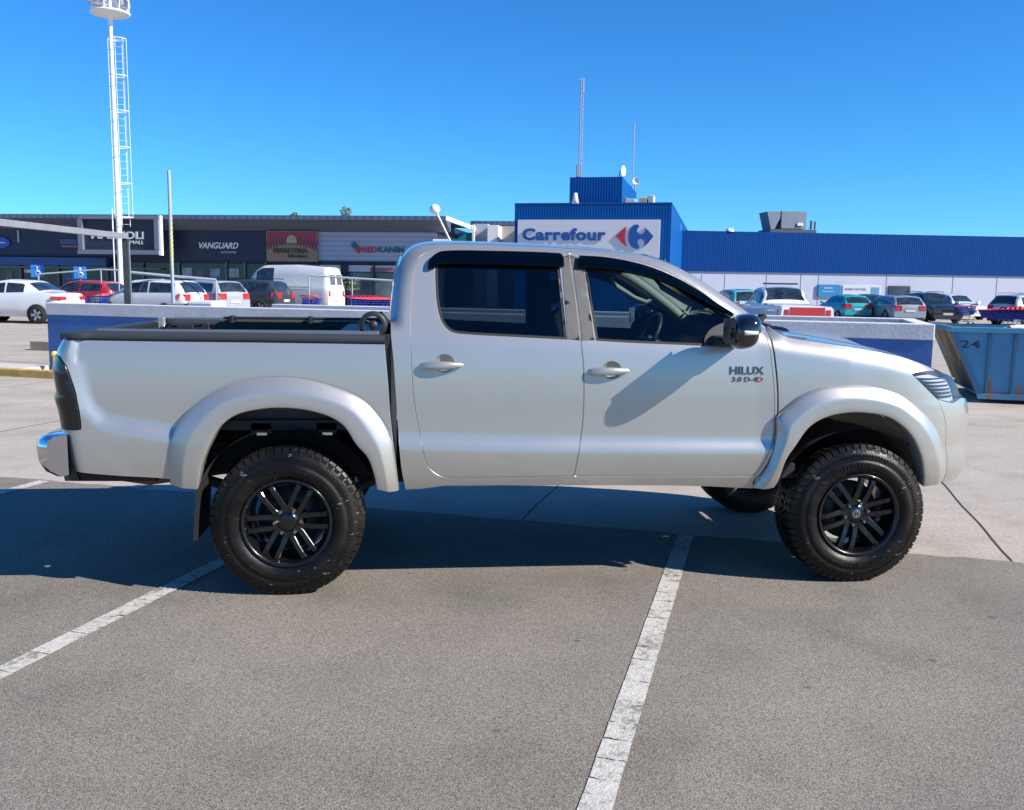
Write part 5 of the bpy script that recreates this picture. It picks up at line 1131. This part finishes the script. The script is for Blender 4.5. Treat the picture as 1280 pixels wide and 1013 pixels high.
# roof air handler
t = thing('air_handler', 'large grey rooftop air handling unit on the blue hall', 'roof unit'); UG = mat('unit_metal', (.20, .22, .27), .6, noise=(1.2, .1)); UD = mat('unit_dark', (.07, .08, .10), .6)
mb = MB(); SF.box(mb, 977, 264.5, 1008, 286, -5, -3); mb.build('casing', UG, t)
u_a, z_a = SF.uv(959.5, 264.5, -3); u_b, z_b = SF.uv(964, 287, -3); u_c = SF.uv(980, 264.5, -3)[0]; u_d = SF.uv(968, 287, -3)[0]
MB().prism([(u_b, z_b), (u_d, z_b), (u_c, z_a), (u_a, z_a)], SF.O, SF.U, (0, 0, 1), -5, -3.05).build('intake_hood', UG, t)
mb = MB(); SF.box(mb, 963, 287, 1020.5, 291.5, -5.5, -2.6); mb.build('plinth', UD, t); mb = MB(); SF.box(mb, 997, 279, 1004, 282.5, -2.99, -2.9); mb.build('label_plate', WHITEP, t); mb = MB(); SF.box(mb, 1013.5, 276, 1015.3, 287, -3.4, -3.2); SF.box(mb, 1018.6, 277, 1019.6, 287, -3.4, -3.2); mb.build('stub_pole', UD, t)
P = on_y(915, 287.5, 66); tag(MB().lathe([(.35, 0), (.3, .15), (.15, .25), (.001, .28)], 16, 'z', (P[0], P[1]+.5, zt4)).build('roof_dome', WHITEP), 'small white skylight dome on the blue hall roof', 'skylight')
t = thing('roof_equipment', 'white and brown roof units beside the tower side wall', 'roof unit')
for (x0, y0, x1, y1, c) in ((831, 274, 837, 288, (.6, .6, .62)), (838, 276, 846, 288, (.35, .25, .18)), (846.5, 280, 851.5, 288, (.6, .6, .62))):
    mb = MB(); SF.box(mb, x0, y0, x1, y1, 1.2, 2.4); mb.build('unit_casing', mat('rgear_%d' % int(x0), c, .6), t)

# ================================================================== TREES AND BUSHES
LEAF = mat('foliage', (.055, .085, .035), .7, noise=(2.5, .5)); LEAF2 = mat('foliage_pale', (.09, .12, .05), .7, noise=(2.5, .5)); BARK = mat('bark', (.10, .07, .05), .9, noise=(5, .3))
def tree(P, top, w, label, n=700, lf=.16, m=LEAF, trunk=True, cat='tree', name='tree', group=None):
    t = thing(name, label, cat, tuple(P), group=group); h = top-P[2]; mb = MB()
    blobs = [(random.gauss(0, w*.22), random.gauss(0, w*.22), h*random.uniform(.45, .86), w*random.uniform(.16, .30)) for _ in range(11)]
    for _ in range(n):
        b = random.choice(blobs); d = Vector((random.gauss(0, 1), random.gauss(0, 1), random.gauss(0, 1))).normalized()*b[3]*random.random()**.4
        c = Vector(b[:3])+d; c.z = min(c.z, h); a_ = Vector((random.gauss(0, 1), random.gauss(0, 1), random.gauss(0, .6))).normalized(); b2 = a_.orthogonal().normalized(); s = lf*random.uniform(.5, 1.2)
        mb.add([c-a_*s, c+b2*s*.5, c+a_*s, c-b2*s*.5], [(0, 1, 2, 3)])
    mb.build('crown', m, t, recalc=False)
    if trunk:
        tm = MB().tube([(0, 0, 0), (.05*w, 0, h*.35), (0, .03*w, h*.7)], w*.05, 8, r2=w*.02)
        for b in blobs[:6]: tm.tube([(0.03*w, 0, h*.35), (b[0]*.6, b[1]*.6, b[2]*.85), b[:3]], w*.02, 5, r2=w*.008)
        tm.build('trunk', BARK, t)
for (x, yt, w, lb) in ((371, 262.5, 1.6, 'tiny dark tree crown showing over the arcade roof, left one'), (427, 255, 2.3, 'pale tree crown showing over the arcade roof near the cab')):
    B = on_y(x, 350, 95); tree((B[0], B[1], 0), on_y(x, yt, 95)[2]*1.08, w, lb, 900, .22, LEAF2 if x == 427 else LEAF, group='trees behind the arcade roof')
B = on_y(417, 350, 50.5); tree((B[0], B[1], 0), on_y(417, 343, 50)[2], 2.2, 'green shrub beside the white van in front of the pale shop front', 900, .12, LEAF2, cat='shrub', name='shrub')

# ================================================================== PARKED CARS
CARGLASS = mat('car_glass', (.022, .030, .036), .06, coat=1, noise=(3.2, .9)); TAIL = mat('tail_red', (.40, .015, .02), .25, coat=.6); HEADW = mat('lamp_clear', (.62, .64, .66), .2, coat=.6); PLATE = mat('plate', (.50, .50, .52), .5); CARTY = mat('car_tyre', (.018, .018, .018), .8); ALLOY = mat('car_alloy', (.45, .45, .47), .35, .7)  # car glass mottling paints in reflections and a hint of interior
PROF = { # x (rear -1..front 1), belt z, roof z, plan width factor
 'sedan': (4.35, 1.74, [(-1, .78, .78, .80), (-.985, .98, .985, .86), (-.90, 1.05, 1.06, .92), (-.66, 1.08, 1.10, .96), (-.36, 1.03, 1.48, 1), (-.05, 1.0, 1.52, 1), (.16, .98, 1.46, 1), (.42, .96, 1.00, 1), (.75, .90, .92, .97), (.94, .78, .80, .90), (1, .62, .64, .78)]),
 'hatch': (3.95, 1.68, [(-1, .80, .80, .84), (-.985, 1.0, 1.02, .90), (-.93, 1.02, 1.18, .94), (-.72, 1.02, 1.46, 1), (-.2, 1.0, 1.51, 1), (.12, .98, 1.45, 1), (.48, .96, 1.02, 1), (.80, .88, .90, .96), (.95, .76, .78, .90), (1, .6, .62, .78)]),
 'suv': (4.45, 1.84, [(-1, .9, .9, .88), (-.985, 1.10, 1.12, .94), (-.94, 1.12, 1.30, .96), (-.80, 1.10, 1.66, 1), (-.2, 1.08, 1.72, 1), (.15, 1.07, 1.66, 1), (.42, 1.06, 1.12, 1), (.80, 1.02, 1.04, .98), (.95, .92, .94, .93), (1, .7, .72, .84)]),
 'van': (5.3, 2.0, [(-1, 1.1, 1.1, .95), (-.992, 1.35, 1.6, .97), (-.96, 1.35, 2.30, 1), (-.3, 1.35, 2.42, 1), (.40, 1.32, 2.38, 1), (.58, 1.28, 2.1, 1), (.80, 1.22, 1.26, .97), (.96, .98, 1.0, .93), (1, .75, .77, .84)]),
 'pickup': (5.1, 1.84, [(-1, 1.08, 1.08, .96), (-.995, 1.16, 1.165, .97), (-.80, 1.16, 1.165, .98), (-.24, 1.16, 1.165, 1), (-.16, 1.14, 1.70, 1), (.10, 1.12, 1.80, 1), (.22, 1.12, 1.74, 1), (.45, 1.10, 1.16, 1), (.80, 1.05, 1.08, .97), (.96, .92, .94, .93), (1, .7, .72, .84)])}
def make_car(name, label, cat, kind, col, x, y, head, group='cars parked in the far bays', rough=.3, roofbars=False, sz=1, extra=None, wl=1.0):
    Lc, Wc, st = PROF[kind]; Lc *= wl; root = thing(name, label, cat, (x, y, gz(x, y)), head, group)
    pm = mat('car_paint_%d_%d_%d' % tuple(int(c*1000) for c in col), col, rough, coat=.9)
    X = np.array([s[0] for s in st])*Lc/2; n = 60; xs_ = np.linspace(X[0], X[-1], n)
    def sm(v):
        y_ = np.interp(xs_, X, v); k = np.array([1, 2, 1.])/4; y2 = np.convolve(np.pad(y_, 1, mode='edge'), k, 'valid'); return y2
    zb_ = sm([s[1] for s in st])*sz; zr = sm([s[2] for s in st])*sz; pf = sm([s[3] for s in st]); base_ = .24*sz; hw = Wc/2; NS = 6
    tops = []
    def ring(i, o=0):
        w = hw*pf[i]; b_, r_ = zb_[i], zr[i]; g = max(0, r_-b_); q = min(1, g/.35); P = []
        pts = [(w*.86, base_), (w*.97, base_+.12), (w, base_+.32*1), (w*1.0, b_-.22), (w*.965, b_)]
        ri = w*(.965-.02-.16*q); pts += [(w*.955, b_+.015*1), ((w*.95+ri)/2+.01, b_+g*.5), (ri, r_-.06*q), (ri-.05-.02*q, r_-.012), (ri*.6, r_+.02), (0, r_+.03)]
        return [(xs_[i], -a_-(o if k_ < 9 else 0), z+(o if k_ >= 8 else 0)) for k_, (a_, z) in enumerate(pts)]
    rows = []
    for i in range(n):
        h_ = ring(i); rows.append(h_+[(p[0], -p[1], p[2]) for p in h_[-2::-1]])
    body = MB(); body.grid(rows, smooth=True); body.add(rows[0], [tuple(range(len(rows[0])))]); body.add(rows[-1], [tuple(range(len(rows[-1])))])
    body.build('body', pm, root)
    # glazing a few mm proud of the flank
    cab = [i for i in range(n) if zr[i]-zb_[i] > .16*sz]; flat = [i for i in cab if zr[i] > zr.max()-.16*sz]
    if kind == 'pickup': flat = [i for i in cab]
    i0, i1 = flat[0], flat[-1]
    if kind == 'van': i0 = i0+int((i1-i0)*.78)
    side_i = [i for i in range(i0+1, min(i1+3, cab[-1]))]
    segs = np.array_split(side_i, 1 if kind == 'van' else 2)
    for sgn in (-1, 1):
        for s_ in segs:
            s_ = list(s_); s_ = s_[:-1] if s_ is segs[0] and len(segs) > 1 else s_
            mb = MB(); rr = []
            for i in s_:
                h_ = ring(i, .006); a_, b_, c_ = Vector(h_[5]), Vector(h_[6]), Vector(h_[7]); lo = a_.lerp(b_, .25); hi = b_.lerp(c_, .85)
                rr.append([tuple(Vector((v.x, v.y*-sgn, v.z))) for v in (lo, b_, hi)])
            if len(rr) > 1: mb.grid(rr); mb.build('side_window', CARGLASS, root)
    def slope_glass(idx, nm):
        rr = []
        for i in idx:
            h_ = ring(i, .008); ri = abs(h_[8][1])*.93; z0 = h_[8][2]; z1 = h_[10][2]
            rr.append([(xs_[i], -ri+2*ri*t, z0+(z1-z0)*(1-abs(2*t-1)**2)+.012) for t in np.linspace(0, 1, 9)])
        if len(rr) > 1: MB().grid(rr).build(nm, CARGLASS, root)
    fr_i = [i for i in range(n) if i > flat[-1]-1 and zr[i]-zb_[i] > .08*sz and xs_[i] > 0]; re_i = [i for i in range(n) if i < flat[0]+1 and zr[i]-zb_[i] > .06*sz and xs_[i] < 0]
    slope_glass(fr_i, 'windscreen')
    xr, xf = xs_[0], xs_[-1]
    if kind in ('van', 'pickup', 'suv', 'hatch'):
        if kind == 'van':
            for sgn in (-1, 1): MB().hexa([(xr-.012+.0, sgn*.12, 1.45), (xr-.012, sgn*.62, 1.45), (xr+.2, sgn*.62, 1.45), (xr+.2, sgn*.12, 1.45), (xr+.035, sgn*.14, 1.95), (xr+.035, sgn*.56, 1.95), (xr+.2, sgn*.56, 1.95), (xr+.2, sgn*.14, 1.95)]).build('rear_window', mat('grey_glass', (.12, .13, .14), .1, coat=1), root)
        elif kind == 'pickup': slope_glass([i for i in range(n) if xs_[i] < -.05*Lc/2 and zr[i]-zb_[i] > .05], 'rear_window')
        else: slope_glass(re_i, 'rear_window')
    else: slope_glass(re_i, 'rear_window')
    # wheels, each over a dark disc standing for the shaded arch recess
    wb = Lc*.305; wr = .31 if kind not in ('suv', 'pickup', 'van') else .35
    for sx in (-1, 1):
        for sy in (-1, 1):
            cx_ = sx*wb; a = MB(); a.lathe([(.001, -.0), (wr*.9, -.0), (wr*1.16, 0), (wr*1.16, .10*-1*sy*sy)], 28, c=(cx_, sy*(hw*.995+.004), wr+.02)); a.build('arch_shade_disc', DARK, root)
            wn = bpy.data.objects.new('wheel', None); C.objects.link(wn); wn.parent = root; wn.location = (cx_, sy*(hw-.09), wr)
            MB().lathe([(wr*.66, -.1), (wr*.95, -.11), (wr, -.08), (wr, .08), (wr*.95, .11), (wr*.66, .1)], 28).build('tyre', CARTY, wn)
            rm = MB(); rm.lathe([(.001, sy*.085), (.05, sy*.09), (.07, sy*.075)], 16); rm.lathe([(wr*.58, sy*.06), (wr*.68, sy*.10), (wr*.68, sy*.0)], 28)
            for k in range(5):
                t_ = k*1.2566; c_, s__ = math.cos(t_), math.sin(t_); rm.hexa([(c_*.04-s__*.03, sy*.07, s__*.04+c_*.03), (c_*wr*.62-s__*.045, sy*.085, s__*wr*.62+c_*.045), (c_*wr*.62+s__*.045, sy*.085, s__*wr*.62-c_*.045), (c_*.04+s__*.03, sy*.07, s__*.04-c_*.03)]+[(c_*.04-s__*.03, sy*.1, s__*.04+c_*.03), (c_*wr*.62-s__*.045, sy*.10, s__*wr*.62+c_*.045), (c_*wr*.62+s__*.045, sy*.10, s__*wr*.62-c_*.045), (c_*.04+s__*.03, sy*.1, s__*.04-c_*.03)])
            rm.build('rim', ALLOY, wn)
    zt_l = zb_[0]*.0+{'sedan': .90, 'hatch': .88, 'suv': .98, 'van': 1.0, 'pickup': .92}[kind]*sz
    for sy in (-1, 1):
        w0 = hw*.99
        tl_h = .26 if kind in ('van', 'pickup', 'hatch', 'suv') else .13; tw_ = .16 if kind in ('van', 'pickup') else .34
        MB().hexa([(xr-.02, sy*(w0*.86-tw_), zt_l-tl_h/2), (xr-.02, sy*w0*.86, zt_l-tl_h/2), (xr+.30, sy*w0*1.005, zt_l-tl_h/2+.02), (xr+.1, sy*(w0-tw_), zt_l-tl_h/2), (xr-.02, sy*(w0*.86-tw_), zt_l+tl_h/2), (xr-.01, sy*w0*.86, zt_l+tl_h/2), (xr+.30, sy*w0*1.003, zt_l+tl_h/2), (xr+.1, sy*(w0-tw_), zt_l+tl_h/2)]).build('tail_light', TAIL, root, bevel=.01)
        MB().hexa([(xf-.10, sy*(hw*.42), .62*sz), (xf-.22, sy*hw*.86, .64*sz), (xf-.5, sy*hw*.90, .70*sz), (xf-.4, sy*hw*.5, .62*sz), (xf-.16, sy*(hw*.42), .76*sz), (xf-.26, sy*hw*.87, .80*sz), (xf-.5, sy*hw*.90, .84*sz), (xf-.4, sy*hw*.5, .76*sz)]).build('headlight', HEADW, root)
        MB().hexa([(.42*Lc/2, sy*hw*.98, zb_[40]), (.50*Lc/2, sy*hw*.98, zb_[40]), (.50*Lc/2, sy*(hw+.17), zb_[40]+.02), (.42*Lc/2, sy*(hw+.17), zb_[40]+.02), (.42*Lc/2, sy*hw*.98, zb_[40]+.13), (.48*Lc/2, sy*hw*.98, zb_[40]+.13), (.47*Lc/2, sy*(hw+.17), zb_[40]+.16), (.42*Lc/2, sy*(hw+.17), zb_[40]+.16)]).build('door_mirror', pm, root, bevel=.02)
    MB().hexa([(xr-.025, -.26, .62), (xr-.025, .26, .62), (xr+.05, .26, .62), (xr+.05, -.26, .62), (xr-.025, -.26, .74), (xr-.025, .26, .74), (xr+.05, .26, .74), (xr+.05, -.26, .74)]).build('number_plate', PLATE, root)
    MB().box((xf-.1, -.26, .44), (xf+.02, .26, .56)).build('number_plate', PLATE, root)
    MB().hexa([(xf-.35, -hw*.6, .46), (xf-.35, hw*.6, .46), (xf+.012, hw*.4, .46), (xf+.012, -hw*.4, .46), (xf-.35, -hw*.6, .60), (xf-.35, hw*.6, .60), (xf+.0, hw*.4, .60), (xf+.0, -hw*.4, .60)]).build('grille', BLACKPL, root)
    MB().box((xr-.03, -hw*.8, base_), (xr+.2, hw*.8, base_+.14)).build('bumper_skirt', BLACKPL, root)
    if roofbars:
        for sgn in (-1, 1): MB().tube([(xs_[flat[0]]+.1, sgn*hw*.66, zr.max()+.03), (xs_[flat[0]]+.2, sgn*hw*.66, zr.max()+.07), (xs_[flat[-1]]-.2, sgn*hw*.66, zr.max()+.06), (xs_[flat[-1]]-.1, sgn*hw*.66, zr.max()+.02)], .02, 6).build('roof_rail', BLACKPL, root)
    if extra: extra(root, xr, xf, hw)
    return root
def gx(px, Y): return float(on_y(px, 352, Y)[0])
R_ = math.radians
WH = (.60, .60, .59)
h0 = R_(166); rw_ = on_z(47, 405); fv = np.array([math.cos(h0), math.sin(h0)]); nv = np.array([-.233, -.972])
cc = rw_[:2]+fv*1.30-nv*.80
make_car('parked_car', 'white sedan with red tail light parked side-on at the left edge of the photo', 'car', 'sedan', (.66, .66, .66), float(cc[0]), float(cc[1]), h0)
make_car('parked_car', 'red hatchback half hidden behind the white sedan', 'car', 'hatch', (.36, .02, .03), gx(103, 37), 37, R_(160))
make_car('parked_car', 'white crossover with dark windows between the mast and the striped post', 'car', 'suv', WH, gx(186, 34), 34, R_(158), sz=.93)
make_car('parked_car', 'silver hatchback with red tail lights right of the striped post', 'car', 'suv', (.30, .33, .37), gx(252, 38), 38, R_(140), sz=.93)
make_car('parked_car', 'dark grey estate car in front of the white van', 'car', 'suv', (.035, .038, .045), gx(306, 41), 41, R_(158), roofbars=True, sz=.95)
def van_x(root, xr, xf, hw):
    for sgn in (-1, 1): MB().box((xr+.9, sgn*(hw+.003) if sgn > 0 else -hw-.012, 1.30), (xr+3.4, sgn*(hw+.012) if sgn > 0 else -hw-.003, 1.33)).build('side_moulding', BLACKPL, root)
    MB().box((xr-.004, -.01, .5), (xr+.02, .01, 1.35)).build('door_gap', BLACKPL, root)
make_car('parked_van', 'white high-roof panel van with two small rear windows behind the cargo bed', 'van', 'van', (.55, .56, .57), gx(362, 44), 44, R_(158), extra=van_x)
make_car('parked_van', 'pale turquoise van mostly hidden behind the windscreen pillar', 'van', 'suv', (.10, .42, .42), gx(921, 38), 38, R_(88), sz=.96)
def pk_x(root, xr, xf, hw):
    MB().box((xr-.018, -.58, .78), (xr+.02, .58, 1.10)).build('red_tailgate_panel', mat('tailgate_red', (.38, .025, .03), .4), root)
    MB().tube([(.0, -.62, 1.86), (.0, .62, 1.86)], .03, 8).build('roof_bar', BLACKPL, root)
    MB().box((-1.0, -.78, 1.15), (-.62, .78, 1.19)).build('bed_cover', mat('bed_cover_grey', (.30, .31, .33), .5), root)
make_car('parked_pickup', 'white pickup seen from behind with a red tailgate panel and red lights', 'pickup truck', 'pickup', (.62, .64, .68), gx(998, 25), 26.5, R_(88), extra=pk_x, sz=.97)
make_car('parked_car', 'turquoise hatchback seen from behind right of the white pickup', 'car', 'hatch', (.01, .33, .38), gx(1057, 44), 44, R_(86), sz=.95)
make_car('parked_car', 'dark car in the gap between the turquoise hatchback and the grey car', 'car', 'sedan', (.05, .055, .065), gx(1086, 48), 48, R_(80), sz=.95)
make_car('parked_car', 'grey car with a dusty rear window left of the black off-roader', 'car', 'suv', (.22, .26, .30), gx(1116, 42), 42, R_(86), sz=.84)
make_car('parked_car', 'black off-road car facing the camera with a pale number plate', 'car', 'suv', (.012, .015, .022), gx(1164, 43.5), 43.5, R_(-96), sz=.93, roofbars=True)
make_car('parked_car', 'white sedan peeking out behind the black off-roader', 'car', 'sedan', (.60, .62, .66), gx(1194, 49), 49, R_(-80))
make_car('parked_car', 'pale blue grey car with roof rails at the right edge', 'car', 'suv', (.42, .47, .55), gx(1291, 40), 40, R_(18), sz=.93, roofbars=True)

# shopping trolleys
TB = mat('trolley_blue', (.01, .03, .26), .4); TR = mat('trolley_red', (.55, .03, .05), .4)
def make_trolley():
    t = thing('shopping_trolley', 'x y z w', 'trolley', (0, 0, 0))
    b = MB(); B0 = [(-.36, -.22, .52), (.36, -.20, .58), (.36, .20, .58), (-.36, .22, .52)]; T0 = [(-.42, -.30, .96), (.52, -.22, .90), (.52, .22, .90), (-.42, .30, .96)]
    for i in range(4):
        j = (i+1) % 4; A, B, C_, D = Vector(B0[i]), Vector(B0[j]), Vector(T0[j]), Vector(T0[i]); n = 9
        for k in range(n+1): b.tube([A.lerp(B, k/n), D.lerp(C_, k/n)], .014, 4, cap=False)
        for f in (0, .25, .5, .75, 1): b.tube([A.lerp(D, f), B.lerp(C_, f)], .014, 4, cap=False)
    b.add(B0, [(0, 1, 2, 3)]); b.build('basket', TB, t)
    h = MB().tube([(-.44, -.32, .98), (-.54, -.30, 1.04), (-.54, .30, 1.04), (-.44, .32, .98)], .03, 8); h.tube([(-.42, -.30, .97), (.52, -.23, .91), (.52, .23, .91), (-.42, .30, .97)], .022, 6); h.build('handle', TR, t)
    f = MB()
    for sy in (-1, 1): f.tube([(-.42, sy*.26, .5), (-.34, sy*.26, .18), (.48, sy*.2, .14)], .015, 6)
    f.build('frame', GALV, t)
    for x, y in ((-.36, -.25), (-.36, .25), (.44, -.2), (.44, .2)): MB().lathe([(.02, -.012), (.06, -.014), (.06, .014), (.02, .012)], 14, c=(x, y, .06)).build('wheel', CARTY, t)
    return t
TR0 = make_trolley(); first = True
def place_trolley(x, Y, rz, lb, grp='blue shopping trolleys with red handles'):
    global first
    o = TR0 if first else copy_tree(TR0); first = False
    X = gx(x, Y); o.location = (X, Y, gz(X, Y)); o.rotation_euler = (0, 0, rz); tag(o, lb, 'trolley', grp)
for k in range(8): place_trolley(448+k*5.2, 33.5+.1*k, R_(12), 'blue and red trolley nested in the row beside the cab', 'trolleys nested in a row beside the cab')
place_trolley(118, 31, R_(160), 'lone blue and red trolley behind the white sedan boot')
place_trolley(390, 33, R_(80), 'blue and red trolley behind the rear doors of the white van')
place_trolley(948, 31, R_(95), 'blue trolley between the turquoise van and the white pickup')
place_trolley(1209, 40.5, R_(175), 'lone blue and red trolley right of the black off-roader')
for k in range(8): place_trolley(1244+k*6, 33.5+.0*k, R_(170), 'blue and red trolley nested in the row at the right edge', 'trolleys nested in a row at the right edge')
